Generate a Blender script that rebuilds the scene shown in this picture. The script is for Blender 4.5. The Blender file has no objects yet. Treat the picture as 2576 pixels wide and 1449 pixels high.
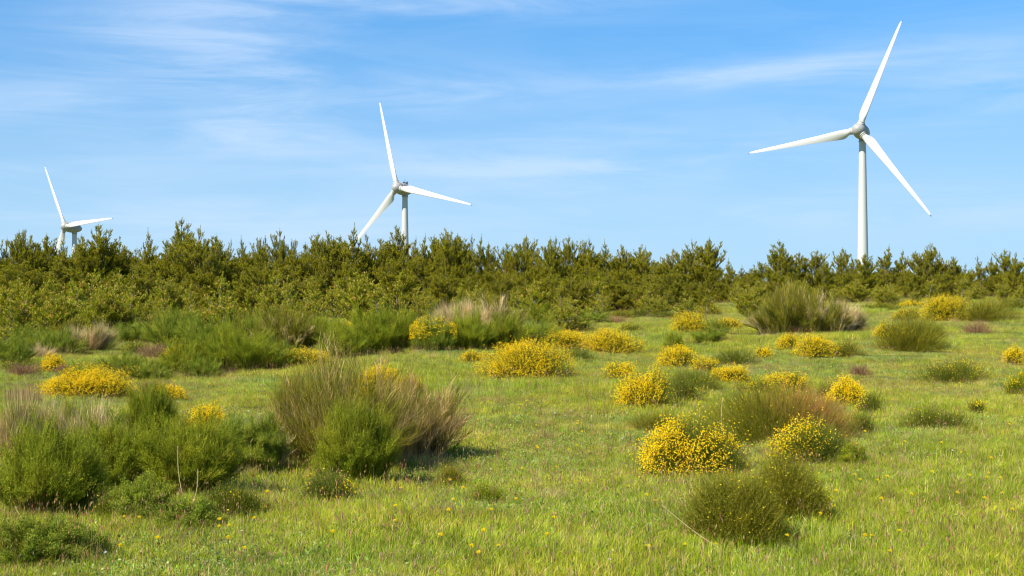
import bpy, math
import numpy as np
from mathutils import Vector, Matrix

# ------------------------------------------------------------------ camera, sky, sun, exposure
sc = bpy.context.scene
COL = sc.collection
F = 3539.0                      # focal length in pixels of a 2576 px wide picture
CX, CY = 1288.0, 724.5
PITCH = math.radians(0.575)
EYE = 1.6
cd = bpy.data.cameras.new('camera'); cam = bpy.data.objects.new('camera', cd); COL.objects.link(cam)
cd.sensor_width = 36.0; cd.lens = 36.0 * F / 2576.0
cd.clip_start = 0.1; cd.clip_end = 20000
cam.location = (0, 0, EYE); cam.rotation_euler = (math.pi / 2 + PITCH, 0, 0)
sc.camera = cam

SUN_EL, SUN_AZ = math.radians(45), math.radians(231)   # azimuth clockwise from +Y (seen from above): behind the camera, to the left
w = bpy.data.worlds.new('World'); sc.world = w; w.use_nodes = True
nt = w.node_tree; nt.nodes.clear()
N = nt.nodes.new; L = nt.links.new
out = N('ShaderNodeOutputWorld'); bg = N('ShaderNodeBackground'); sky = N('ShaderNodeTexSky')
sky.sky_type = 'NISHITA'; sky.sun_disc = False
sky.sun_elevation = SUN_EL; sky.sun_rotation = SUN_AZ
sky.altitude = 900; sky.air_density = 1.0; sky.dust_density = 0.35; sky.ozone_density = 2.2
bg.inputs['Strength'].default_value = 0.0765
tc = N('ShaderNodeTexCoord')
grade = N('ShaderNodeMix'); grade.data_type = 'RGBA'; grade.blend_type = 'MULTIPLY'; grade.inputs['Factor'].default_value = 1
grade.inputs['B'].default_value = (.44, .93, 1.22, 1); L(sky.outputs[0], grade.inputs['A'])
sv = N('ShaderNodeSeparateXYZ'); cv = N('ShaderNodeCombineXYZ'); lift = N('ShaderNodeMath'); lift.operation = 'MULTIPLY_ADD'
lift.inputs[1].default_value = .35; lift.inputs[2].default_value = .15
L(tc.outputs['Generated'], sv.inputs[0]); L(sv.outputs[0], cv.inputs[0]); L(sv.outputs[1], cv.inputs[1]); L(sv.outputs[2], lift.inputs[0]); 
mxz = N('ShaderNodeMath'); mxz.operation = 'MAXIMUM'; L(lift.outputs[0], mxz.inputs[0]); L(sv.outputs[2], mxz.inputs[1]); L(mxz.outputs[0], cv.inputs[2])
L(cv.outputs[0], sky.inputs[0])
# thin streaks of high cloud, laid over the sky by direction
def cloud_layer(scale, rot, loc, nscale, detail, rough, lo, hi, amt, dist=0.0):
    mp = N('ShaderNodeMapping'); mp.inputs['Scale'].default_value = scale
    mp.inputs['Rotation'].default_value = rot; mp.inputs['Location'].default_value = loc
    L(tc.outputs['Generated'], mp.inputs['Vector'])
    no = N('ShaderNodeTexNoise'); no.inputs['Scale'].default_value = nscale
    no.inputs['Detail'].default_value = detail; no.inputs['Roughness'].default_value = rough
    no.inputs['Distortion'].default_value = dist
    L(mp.outputs['Vector'], no.inputs['Vector'])
    mr = N('ShaderNodeMapRange'); mr.interpolation_type = 'SMOOTHSTEP'
    mr.inputs['From Min'].default_value = lo; mr.inputs['From Max'].default_value = hi
    mr.inputs['To Max'].default_value = amt
    L(no.outputs['Fac'], mr.inputs['Value'])
    return mr.outputs['Result']
def mth(op, a, b):
    m = N('ShaderNodeMath'); m.operation = op
    for i, v in enumerate((a, b)):
        if isinstance(v, (int, float)): m.inputs[i].default_value = v
        else: L(v, m.inputs[i])
    return m.outputs[0]
fine = cloud_layer((2.0, 1.0, 15.0), (0, math.radians(-6), 0), (0.7, 1.4, 2.0), 3.2, 9, 0.62, 0.30, 0.74, 1.0, 0.9)
wisp = cloud_layer((1.2, 1.0, 7.0), (0, math.radians(5), 0), (3.1, 0.4, 1.32), 3.4, 7, 0.6, 0.38, 0.72, 1.0, 0.6)
mask = 0.17
warp = N('ShaderNodeTexNoise'); warp.inputs['Scale'].default_value = 5; warp.inputs['Detail'].default_value = 4; L(tc.outputs['Generated'], warp.inputs['Vector'])
wz = mth('MULTIPLY', mth('SUBTRACT', warp.outputs['Fac'], .5), .10)
sx = N('ShaderNodeSeparateXYZ'); L(tc.outputs['Generated'], sx.inputs[0]); DX, DZ = mth('ADD', sx.outputs[0], wz), mth('ADD', sx.outputs[2], mth('MULTIPLY', wz, .45))
# banks of cirrus: azimuth, height, half width, half depth, strength
for x0, z0, a_, b_, am in [(-.21, .165, .075, .06, .8), (-.17, .12, .06, .02, .4), (.187, .157, .10, .010, .8), (.046, .10, .15, .022, .75), (-.03, .212, .16, .010, .7), (.31, .135, .08, .02, .6),
                       (-.19, .055, .2, .018, .6), (.27, .055, .15, .014, .55), (-.05, .15, .09, .014, .6), (-.335, .15, .10, .018, .45), (-.36, .09, .08, .02, .25), (.33, .205, .06, .01, .5)]:
    dx = mth('MULTIPLY', mth('SUBTRACT', DX, x0), 1 / a_); dz = mth('MULTIPLY', mth('SUBTRACT', mth('ADD', DZ, mth('MULTIPLY', DX, -.03)), z0), 1 / b_)
    e_ = mth('MULTIPLY', mth('POWER', 2.718, mth('MULTIPLY', mth('ADD', mth('MULTIPLY', dx, dx), mth('MULTIPLY', dz, dz)), -1)), am)
    mask = mth('ADD', mask, e_)
mask = mth('MULTIPLY', mask, mth('ADD', mth('MULTIPLY', mth('ADD', mth('MULTIPLY', fine, 1.3), wisp), .55), .10))
mask = mth('MINIMUM', mth('MULTIPLY', mask, 0.66), 0.55)
mx = N('ShaderNodeMix'); mx.data_type = 'RGBA'
hz = N('ShaderNodeMapRange'); hz.interpolation_type = 'SMOOTHERSTEP'; L(sx.outputs[2], hz.inputs['Value'])
hz.inputs['From Min'].default_value = -.03; hz.inputs['From Max'].default_value = .24; hz.inputs['To Min'].default_value = .95; hz.inputs['To Max'].default_value = 0
hm = N('ShaderNodeMix'); hm.data_type = 'RGBA'; hm.inputs['B'].default_value = (3.45, 5.3, 6.7, 1); L(hz.outputs['Result'], hm.inputs['Factor']); L(grade.outputs['Result'], hm.inputs['A'])
L(mask, mx.inputs['Factor']); L(hm.outputs['Result'], mx.inputs['A']); mx.inputs['B'].default_value = (5.0, 6.1, 7.6, 1)
L(mx.outputs['Result'], bg.inputs['Color']); L(bg.outputs[0], out.inputs[0])

sd = bpy.data.lights.new('sun', 'SUN'); sun = bpy.data.objects.new('sun', sd); COL.objects.link(sun)
sd.energy = 5.0; sd.angle = math.radians(0.5); sd.color = (1.0, 0.93, 0.80)
to_sun = Vector((math.sin(SUN_AZ) * math.cos(SUN_EL), math.cos(SUN_AZ) * math.cos(SUN_EL), math.sin(SUN_EL)))
sun.rotation_euler = to_sun.to_track_quat('Z', 'Y').to_euler()
sc.view_settings.view_transform = 'Standard'; sc.view_settings.look = 'None'
sc.view_settings.exposure = 0.90; sc.view_settings.gamma = 1.0
sc.render.film_transparent = False
sc.cycles.filter_width = 1.15; sc.cycles.max_bounces = 6; sc.cycles.transparent_max_bounces = 4; sc.cycles.diffuse_bounces = 3

# ------------------------------------------------------------------ helpers
def sstep(x):
    x = np.clip(x, 0, 1); return x * x * (3 - 2 * x)
_GY = np.array([-50, 0, 12, 17, 21, 26, 32, 40, 50, 58, 66, 80, 110, 200, 420, 560, 780, 2000, 9000.0])
_GZ = np.array([0.0, 0, 0.0, 0.04, 0.12, 0.34, 0.70, 1.06, 1.32, 1.42, 1.36, 0.7, -1.4, -5, -9, -13, -18, -45, -160.0])
def ground_z(x, y):
    x = np.asarray(x, float); y = np.asarray(y, float)
    z = (np.interp(y, _GY, _GZ) + np.interp(y - 2.5, _GY, _GZ) + np.interp(y + 2.5, _GY, _GZ)) / 3
    near = sstep((y - 20) / 22) * (1 - sstep((y - 90) / 60))
    z = z + near * (0.32 * sstep((x - 2) / 14) - 0.16 * sstep((-x - 3) / 9))
    f = 1 - sstep((y - 70) / 60)
    z = z + f * (0.05 * np.sin(x * .55 + y * .31) + 0.04 * np.sin(x * .9 - y * .63 + 1.3) + 0.02 * np.sin(x * 2.1 + 1) * np.sin(y * 1.7))
    return z
G0 = float(ground_z(0, 0))
cam.location.z = EYE + G0
CAMZ = EYE + G0
def ray(px, py):
    xc, yc = (px - CX) / F, -(py - CY) / F
    s, c = math.sin(PITCH), math.cos(PITCH)
    return np.array([xc, c - yc * s, s + yc * c])
def on_ground(px, py):                   # the spot of ground seen at a picture point
    d = ray(px, py); t = 5.0
    while t < 120:
        if CAMZ + d[2] * t <= ground_z(d[0] * t, d[1] * t): break
        t += 0.04
    return d[0] * t, d[1] * t, float(ground_z(d[0] * t, d[1] * t))
def at_depth(px, py, Y):
    d = ray(px, py); t = Y / d[1]
    return np.array([d[0] * t, Y, CAMZ + d[2] * t])

def tag(o, label=None, cat=None, group=None, kind=None):
    if label: o['label'] = label
    if cat: o['category'] = cat
    if group: o['group'] = group
    if kind: o['kind'] = kind
    return o
def empty(name, loc, rz=0, scale=None):
    o = bpy.data.objects.new(name, None); o.empty_display_size = 0.2
    COL.objects.link(o); o.location = loc; o.rotation_euler = (0, 0, rz)
    if scale: o.scale = scale
    return o
def link(name, me, parent=None):
    o = bpy.data.objects.new(name, me); COL.objects.link(o)
    if parent: o.parent = parent
    return o

class Geo:                                # vertex / face / colour buffers that become one mesh
    def __init__(s): s.V = []; s.F = []; s.C = []; s.M = []; s.n = 0
    def add(s, V, F_, col, mat=0):
        V = np.asarray(V, np.float32).reshape(-1, 3); F_ = np.asarray(F_, np.int64)
        c = np.asarray(col, np.float32)
        if c.ndim == 1: c = np.tile(c, (len(V), 1))
        s.V.append(V); s.F.append(F_ + s.n); s.C.append(c); s.M.append(mat); s.n += len(V)
    def mesh(s, name, mats, smooth=False):
        me = bpy.data.meshes.new(name)
        V = np.concatenate(s.V); C = np.concatenate(s.C)
        me.vertices.add(len(V)); me.vertices.foreach_set('co', V.ravel())
        starts, loops, mi, p = [], [], [], 0
        for f, m in zip(s.F, s.M):
            k = f.shape[1]; n = len(f)
            loops.append(f.ravel()); starts.append(p + np.arange(n) * k); p += n * k; mi.append(np.full(n, m))
        loops = np.concatenate(loops); starts = np.concatenate(starts); mi = np.concatenate(mi)
        me.loops.add(len(loops)); me.loops.foreach_set('vertex_index', loops.astype(np.int32))
        me.polygons.add(len(starts)); me.polygons.foreach_set('loop_start', starts.astype(np.int32))
        me.polygons.foreach_set('material_index', mi.astype(np.int32))
        me.polygons.foreach_set('use_smooth', np.full(len(starts), smooth))
        ca = me.color_attributes.new('col', 'FLOAT_COLOR', 'POINT')
        ca.data.foreach_set('color', np.concatenate([C, np.ones((len(C), 1), np.float32)], 1).ravel())
        me.update(calc_edges=True); me.validate(verbose=False)
        for m in mats: me.materials.append(m)
        return me

def unit(v):
    return v / np.maximum(np.linalg.norm(v, axis=-1, keepdims=True), 1e-9)
def ribbons(g, C, wd, col, rng, mat=0):   # C (n, s+1, 3): curves; tapered strips ending in a point
    n, k, _ = C.shape
    t = unit(C[:, -1] - C[:, 0]); r = rng.normal(size=(n, 3)); side = unit(np.cross(t, r))
    W = np.asarray(wd, float).reshape(-1, 1) * np.ones((n, 1)) * np.linspace(1, 0.55, k - 1)[None]
    A = C[:, :-1] - side[:, None] * W[..., None] * .5; B = C[:, :-1] + side[:, None] * W[..., None] * .5
    V = np.concatenate([np.stack([A, B], 2).reshape(n, -1, 3), C[:, -1:]], 1)
    m = 2 * (k - 1) + 1; base = (np.arange(n) * m)[:, None]
    col = np.asarray(col, float)
    cc = np.repeat(col, m, 0) if col.ndim == 2 else col
    s0 = g.n
    if k > 2:
        q = np.concatenate([base + np.array([[2 * i, 2 * i + 1, 2 * i + 3, 2 * i + 2]]) for i in range(k - 2)], 0)
        g.add(V, q, cc, mat)
        tr = base + np.array([[m - 3, m - 2, m - 1]])
        g.F.append(tr + s0); g.M.append(mat); g.V.append(np.zeros((0, 3), np.float32)); g.C.append(np.zeros((0, 3), np.float32))
    else:
        g.add(V, base + np.array([[0, 1, 2]]), cc, mat)
def specks(g, P, size, col, rng, mat=0, quad=False):  # tiny leaves, each one triangle or quad
    n = len(P); a = unit(rng.normal(size=(n, 3))); b = unit(np.cross(a, rng.normal(size=(n, 3))))
    s = (np.asarray(size) * np.ones(n))[:, None] * rng.uniform(.7, 1.3, (n, 1))
    if quad:
        V = np.stack([P - a * s * .5, P + b * s * .4, P + a * s * .5, P - b * s * .4], 1); m = 4
    else:
        V = np.stack([P - a * s * .5 - b * s * .25, P + a * s * .6, P - a * s * .5 + b * s * .3], 1); m = 3
    g.add(V, (np.arange(n) * m)[:, None] + np.arange(m)[None], np.repeat(np.asarray(col, float), m, 0), mat)
def blobs(g, P, axis, ln, wd, col, mat=0):            # small faceted buds / blossoms: stretched octahedra
    n = len(P); axis = unit(axis); r = np.tile([[0.31, 0.87, 0.1]], (n, 1)); u = unit(np.cross(axis, r)); v = np.cross(axis, u)
    ln = (np.asarray(ln) * np.ones(n))[:, None]; wd = (np.asarray(wd) * np.ones(n))[:, None]
    V = np.stack([P - axis * ln * .35, P + u * wd, P + v * wd, P - u * wd, P - v * wd, P + axis * ln * .65], 1)
    f = np.array([[0, 2, 1], [0, 3, 2], [0, 4, 3], [0, 1, 4], [5, 1, 2], [5, 2, 3], [5, 3, 4], [5, 4, 1]])
    g.add(V, ((np.arange(n) * 6)[:, None, None] + f[None]).reshape(-1, 3), np.repeat(np.asarray(col, float), 6, 0), mat)
def tube(g, P, R, col, sides=6, mat=0):
    P = np.asarray(P, float); k = len(P); R = np.asarray(R, float) * np.ones(k)
    T = unit(np.gradient(P, axis=0)); ref = np.array([0.2, 0.95, 0.1]) if abs(T[0][1]) < .8 else np.array([1.0, 0, 0.1])
    U = unit(np.cross(T, ref)); Vv = np.cross(T, U)
    a = np.arange(sides) * 2 * math.pi / sides
    V = P[:, None] + R[:, None, None] * (np.cos(a)[None, :, None] * U[:, None] + np.sin(a)[None, :, None] * Vv[:, None])
    i = np.arange(k - 1)[:, None] * sides; j = np.arange(sides)[None]; j2 = (j + 1) % sides
    q = np.stack([i + j, i + j2, i + sides + j2, i + sides + j], -1).reshape(-1, 4)
    g.add(V.reshape(-1, 3), q, col, mat)
def mixcol(rng, n, cols, jit=.18, weights=None):
    cols = np.asarray(cols, float); k = rng.choice(len(cols), n, p=weights)
    t = rng.uniform(0, 1, (n, 1)); k2 = rng.choice(len(cols), n, p=weights)
    c = cols[k] * t + cols[k2] * (1 - t)
    return np.clip(c * rng.uniform(1 - jit, 1 + jit, (n, 1)) * rng.uniform(.94, 1.06, (n, 3)), 0, 1)

# ------------------------------------------------------------------ materials
def leaf_mat(name, transl=.28, rough=.55, spec=.25, var=.25, scale=1.3, tint=(1.25, 1.05, .8), mottle=False):
    m = bpy.data.materials.new(name); m.use_nodes = True; t = m.node_tree; t.nodes.clear()
    n = t.nodes.new; l = t.links.new
    o = n('ShaderNodeOutputMaterial'); p = n('ShaderNodeBsdfPrincipled'); tr = n('ShaderNodeBsdfTranslucent'); mixs = n('ShaderNodeMixShader')
    at = n('ShaderNodeAttribute'); at.attribute_name = 'col'
    ge = n('ShaderNodeNewGeometry'); no = n('ShaderNodeTexNoise'); no.inputs['Scale'].default_value = scale; no.inputs['Detail'].default_value = 4
    l(ge.outputs['Position'], no.inputs['Vector'])
    mr = n('ShaderNodeMapRange'); mr.inputs['From Min'].default_value = .35; mr.inputs['From Max'].default_value = .65
    l(no.outputs['Fac'], mr.inputs['Value'])
    mu = n('ShaderNodeMix'); mu.data_type = 'RGBA'; mu.blend_type = 'MULTIPLY'; mu.inputs['B'].default_value = (*tint, 1)
    sc_ = n('ShaderNodeMath'); sc_.operation = 'MULTIPLY'; sc_.inputs[1].default_value = var * 2
    l(mr.outputs['Result'], sc_.inputs[0]); l(sc_.outputs[0], mu.inputs['Factor']); l(at.outputs['Color'], mu.inputs['A'])
    res = mu.outputs['Result']
    if mottle:
        for sc2, lo, hi in ((1.7, .84, 1.18), (6.5, .70, 1.34)):
            n2 = n('ShaderNodeTexNoise'); n2.inputs['Scale'].default_value = sc2; n2.inputs['Detail'].default_value = 3; l(ge.outputs['Position'], n2.inputs['Vector'])
            m2 = n('ShaderNodeMapRange'); m2.inputs['From Min'].default_value = .33; m2.inputs['From Max'].default_value = .67; m2.inputs['To Min'].default_value = lo; m2.inputs['To Max'].default_value = hi
            l(n2.outputs['Fac'], m2.inputs['Value']); vm = n('ShaderNodeVectorMath'); vm.operation = 'SCALE'; l(res, vm.inputs[0]); l(m2.outputs['Result'], vm.inputs['Scale']); res = vm.outputs[0]
    l(res, p.inputs['Base Color']); l(res, tr.inputs['Color'])
    p.inputs['Roughness'].default_value = rough; p.inputs['Specular IOR Level'].default_value = spec
    mixs.inputs[0].default_value = transl; l(p.outputs[0], mixs.inputs[1]); l(tr.outputs[0], mixs.inputs[2]); l(mixs.outputs[0], o.inputs[0])
    return m
def solid_mat(name, col, rough=.5, spec=.4, noise=.08, scale=3.0, stretch=(1, 1, 1), bump=0.0):
    m = bpy.data.materials.new(name); m.use_nodes = True; t = m.node_tree; n = t.nodes.new; l = t.links.new
    p = t.nodes['Principled BSDF']; tcn = n('ShaderNodeTexCoord'); mp = n('ShaderNodeMapping'); mp.inputs['Scale'].default_value = stretch
    no = n('ShaderNodeTexNoise'); no.inputs['Scale'].default_value = scale; no.inputs['Detail'].default_value = 6
    l(tcn.outputs['Object'], mp.inputs[0]); l(mp.outputs[0], no.inputs['Vector'])
    cr = n('ShaderNodeValToRGB'); cr.color_ramp.elements[0].position = .3; cr.color_ramp.elements[1].position = .7
    cr.color_ramp.elements[0].color = (*[c * (1 - noise) for c in col], 1); cr.color_ramp.elements[1].color = (*[min(1, c * (1 + noise)) for c in col], 1)
    l(no.outputs['Fac'], cr.inputs[0]); l(cr.outputs[0], p.inputs['Base Color'])
    p.inputs['Roughness'].default_value = rough; p.inputs['Specular IOR Level'].default_value = spec
    if bump:
        b = n('ShaderNodeBump'); b.inputs['Strength'].default_value = bump; l(no.outputs['Fac'], b.inputs['Height']); l(b.outputs[0], p.inputs['Normal'])
    return m
M_grass = leaf_mat('grass_blade', .38, .6, .1, .65, .38, (1.10, .99, .85), True)
M_twig = leaf_mat('green_twig', .18, .6, .12, .22, 2.5)
M_dry = leaf_mat('dry_twig', .1, .7, .1, .15, 2.0, (1.1, 1.0, .9))
M_needle = leaf_mat('pine_needle', .28, .6, .1, .25, .6, (1.25, 1.08, .8))
M_bark = leaf_mat('pine_bark', 0, .85, .1, .2, 5, (.8, .75, .7))
M_bud = leaf_mat('pine_bud', .2, .6, .2, .1, 3)
M_petal = leaf_mat('yellow_petal', .35, .55, .1, .08, 1.5, (1.0, .95, .8))
M_flower = leaf_mat('flower_petal', .3, .5, .2, .05, 1.5, (1, .95, .9))
M_white = solid_mat('white_painted_blade', (.50, .50, .485), .38, .5, .03, .6)
M_tower = solid_mat('white_painted_tower', (.47, .475, .455), .42, .5, .04, .5, (1, 1, .12))
M_grey = solid_mat('grey_painted_shell', (.30, .295, .28), .45, .4, .06, .8)
M_collar = solid_mat('beige_grey_collar', (.40, .39, .35), .5, .4, .05, 1.5)
M_darkmetal = solid_mat('dark_metal', (.16, .16, .165), .5, .5, .15, 3)

# ------------------------------------------------------------------ ground
def build_ground():
    ys = np.concatenate([np.arange(-40, 4, 4), np.arange(4, 80, .45), np.arange(80, 140, 3), np.geomspace(140, 9000, 45)])
    u = np.linspace(-1, 1, 161); xs = np.sign(u) * (38 * np.abs(u) + 8000 * np.abs(u) ** 9)
    X, Y = np.meshgrid(xs, ys); Z = ground_z(X, Y)
    V = np.stack([X, Y, Z], -1).reshape(-1, 3); nx = len(xs); i = np.arange(len(ys) - 1)[:, None] * nx; j = np.arange(nx - 1)[None]
    q = np.stack([i + j, i + j + 1, i + nx + j + 1, i + nx + j], -1).reshape(-1, 4)
    m = bpy.data.materials.new('meadow_soil'); m.use_nodes = True; t = m.node_tree; n = t.nodes.new; l = t.links.new
    p = t.nodes['Principled BSDF']; ge = n('ShaderNodeNewGeometry')
    a = n('ShaderNodeTexNoise'); a.inputs['Scale'].default_value = .35; a.inputs['Detail'].default_value = 8; a.inputs['Roughness'].default_value = .65
    b = n('ShaderNodeTexNoise'); b.inputs['Scale'].default_value = 14; b.inputs['Detail'].default_value = 8
    l(ge.outputs['Position'], a.inputs['Vector']); l(ge.outputs['Position'], b.inputs['Vector'])
    r1 = n('ShaderNodeValToRGB'); e = r1.color_ramp.elements; e[0].position = .35; e[0].color = (.12, .17, .02, 1); e[1].position = .65; e[1].color = (.20, .20, .04, 1)
    r2 = n('ShaderNodeValToRGB'); e = r2.color_ramp.elements; e[0].position = .3; e[0].color = (.055, .05, .02, 1); e[1].position = .62; e[1].color = (.13, .15, .035, 1)
    l(a.outputs['Fac'], r1.inputs[0]); l(b.outputs['Fac'], r2.inputs[0])
    mx_ = n('ShaderNodeMix'); mx_.data_type = 'RGBA'; mx_.inputs['Factor'].default_value = .55
    l(r1.outputs[0], mx_.inputs['A']); l(r2.outputs[0], mx_.inputs['B']); l(mx_.outputs['Result'], p.inputs['Base Color'])
    p.inputs['Roughness'].default_value = .95; p.inputs['Specular IOR Level'].default_value = .1
    bp = n('ShaderNodeBump'); bp.inputs['Strength'].default_value = .6; bp.inputs['Distance'].default_value = .05
    l(b.outputs['Fac'], bp.inputs['Height']); l(bp.outputs[0], p.inputs['Normal'])
    g = Geo(); g.add(V, q, (.1, .12, .03)); tag(link('ground', g.mesh('ground', [m], True)), kind='structure',
        label='grassy heath rising gently from the camera to the pines')
build_ground()

# ------------------------------------------------------------------ wind turbines
def blade_mesh(R=35.0):
    st = [1.75, 2.6, 2.61, 3.0, 3.6, 4.3, 5.2, 6.5, 8.5, 11, 14, 18, 22, 26, 29.5, 32, 33.6, 34.5, R]
    ch = [1.9, 1.9, 1.9, 2.1, 2.8, 3.35, 3.55, 3.4, 3.05, 2.72, 2.42, 2.05, 1.72, 1.42, 1.18, .98, .78, .55, .12]
    th = [1.9, 1.9, 1.9, 1.8, 1.6, 1.35, 1.15, .98, .78, .62, .5, .38, .29, .22, .17, .13, .10, .07, .03]
    bl = [0, 0, 0, .25, .6, .9, 1, 1, 1, 1, 1, 1, 1, 1, 1, 1, 1, 1, 1]
    tw = [30, 30, 30, 30, 29, 27, 24, 20, 15, 11, 8, 5, 3, 2, 1, 0, 0, 0, 0]
    K = 28; a = np.arange(K) * 2 * math.pi / K; V = []
    for r, c, h, b, t in zip(st, ch, th, bl, tw):
        c = c * (1 - .15 * b)
        # section: x from leading (+) to trailing (-), y thickness; round at the root
        cx, cy = .95 * np.cos(a), .95 * np.sin(a)
        s = (1 - np.cos(a)) / 2                       # 0 at leading edge .. 1 at trailing edge
        ax = (.32 - s) * c
        ay = np.sign(np.sin(a)) * h * .5 * 2.6 * (np.sqrt(np.clip(s, 0, 1)) * .75 * (1 - s) + .12 * (1 - s) * s) / .85
        x = cx * (1 - b) + ax * b; y = cy * (1 - b) + ay * b
        if b < 1: x = x - (0)
        tr = math.radians(t) * b
        xx = x * math.cos(tr) + y * math.sin(tr); yy = -x * math.sin(tr) + y * math.cos(tr)
        V.append(np.stack([xx, yy - .012 * r * 0.6, np.full(K, r)], -1))
    V = np.array(V); k = len(st)
    g = Geo(); i = np.arange(2, k - 1)[:, None] * K; j = np.arange(K)[None]; j2 = (j + 1) % K
    q = np.stack([i + j, i + j2, i + K + j2, i + K + j], -1).reshape(-1, 4)
    g.add(V.reshape(-1, 3), q, (.8, .8, .8))
    g.F.append(np.array([[(k - 1) * K + x for x in range(K)]])); g.M.append(0); g.V.append(np.zeros((0, 3), np.float32)); g.C.append(np.zeros((0, 3), np.float32))
    return g.mesh('blade', [M_white], True)
def revolve(prof, K=40, axis='y'):
    a = np.arange(K) * 2 * math.pi / K; s = np.array([p[0] for p in prof]); r = np.array([p[1] for p in prof])
    V = np.stack([r[:, None] * np.cos(a), s[:, None] * np.ones(K), r[:, None] * np.sin(a)], -1) if axis == 'y' else \
        np.stack([r[:, None] * np.cos(a), r[:, None] * np.sin(a), s[:, None] * np.ones(K)], -1)
    i = np.arange(len(prof) - 1)[:, None] * K; j = np.arange(K)[None]; j2 = (j + 1) % K
    return V.reshape(-1, 3), np.stack([i + j, i + j2, i + K + j2, i + K + j], -1).reshape(-1, 4)
def gm(name, parts, mats, smooth=True):
    g = Geo()
    for V, q in parts: g.add(V, q, (.6, .6, .6))
    return g.mesh(name, mats, smooth)
def box(c, s):
    V = np.array([[x, y, z] for x in (-.5, .5) for y in (-.5, .5) for z in (-.5, .5)]) * s + c
    return V, np.array([[0, 1, 3, 2], [4, 6, 7, 5], [0, 4, 5, 1], [2, 3, 7, 6], [0, 2, 6, 4], [1, 5, 7, 3]])
# profiles run along the rotor axis, the rotor centre at 0, front negative
SP = [(-2.15, .02), (-2.08, .45), (-1.85, .95), (-1.4, 1.5), (-.8, 1.88), (0, 2.06), (.7, 2.12), (1.15, 2.12), (1.17, 2.0), (1.3, 2.0)]
NA = [(1.2, 1.9), (1.24, 2.12), (1.5, 2.22), (2.5, 2.33), (3.6, 2.36), (4.8, 2.28), (6.0, 2.05), (7.0, 1.7), (7.9, 1.25), (8.5, .8), (8.8, .35), (8.85, .02)]
me_blade = blade_mesh()
me_spin = gm('rotor_hub', [revolve(SP)], [M_grey]); me_nac = gm('nacelle', [revolve(NA)], [M_grey])
me_collar = gm('blade_collar', [revolve([(1.2, 1.12), (1.9, 1.12), (2.25, 1.10), (2.26, 1.0), (2.38, 1.0), (2.39, 1.08), (2.62, 1.08), (2.63, .9)], 32, 'z')], [M_collar])
me_tip = gm('tip_cap', [revolve([(34.9, .07), (35.0, .16), (35.25, .14), (35.3, .01)], 10, 'z')], [M_darkmetal])
gmast = Geo()
for c_, s_ in (((0, 5.0, 2.45), (1.3, 1.4, .8)), ((0, 5.9, 2.9), (.12, .9, .12)), ((0, 6.35, 3.1), (.14, .14, .7)), ((.45, 6.35, 2.85), (.5, .12, .12))):
    gmast.add(*box(np.array(c_), np.array(s_)), (.2, .2, .2))
th_ = np.linspace(0, math.pi, 10)
tube(gmast, np.stack([.5 * np.cos(th_), np.full(10, 4.6), 2.9 + .7 * np.sin(th_)], -1), .05, (.2, .2, .2), 6)
me_mast = gmast.mesh('weather_mast', [M_darkmetal])
def turbine(px, py, Y, phase, wind, label):
    WIND = math.radians(wind)
    c = at_depth(px, py, Y)                      # rotor centre
    back = np.array([math.sin(WIND), math.cos(WIND), 0])
    base = c + back * 5.0
    bz = float(ground_z(base[0], base[1])); hub = c[2] - bz - .45
    root = empty('wind_turbine', (base[0], base[1], bz), -WIND); tag(root, label, 'wind turbine', 'wind turbines behind the pines')
    st = np.linspace(0, 1, 24); rr = 2.15 - 1.12 * st ** .9
    prof = [(float(s * (hub - 2.35)), float(r)) for s, r in zip(st, rr)]
    link('tower', gm('tower', [revolve(prof, 48, 'z')], [M_tower]), root)
    link('yaw_ring', gm('yaw_ring', [revolve([(hub - 2.95, 1.05), (hub - 2.93, 1.2), (hub - 2.5, 1.22), (hub - 2.48, 1.1), (hub - 1.7, 1.12)], 40, 'z')], [M_collar]), root)
    base_m = Matrix.Translation((0, 0, hub)) @ Matrix.Rotation(math.radians(-5), 4, 'X') @ Matrix.Translation((0, -5.0, 0))
    nac = link('nacelle', me_nac, root); nac.matrix_local = base_m
    link('weather_mast', me_mast, nac)
    h = link('rotor_hub', me_spin, root); h.matrix_local = base_m
    for k in range(3):
        b = link('blade', me_blade, root); b.matrix_local = base_m @ Matrix.Rotation(math.radians(phase + 120 * k), 4, 'Y')
        link('root_collar', me_collar, b); link('tip_cap', me_tip, b)
turbine(2159.5, 326, 430, 21,  28, 'large near white wind turbine at right, rotor facing the viewer, one blade pointing up')
turbine(999, 472, 530, -17, 32, 'middle white wind turbine with its lower left blade dipping behind the pine tops')
turbine(163.8, 570, 642, -34, 38, 'smallest white wind turbine at far left, seen half from the side above the pines')

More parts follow.
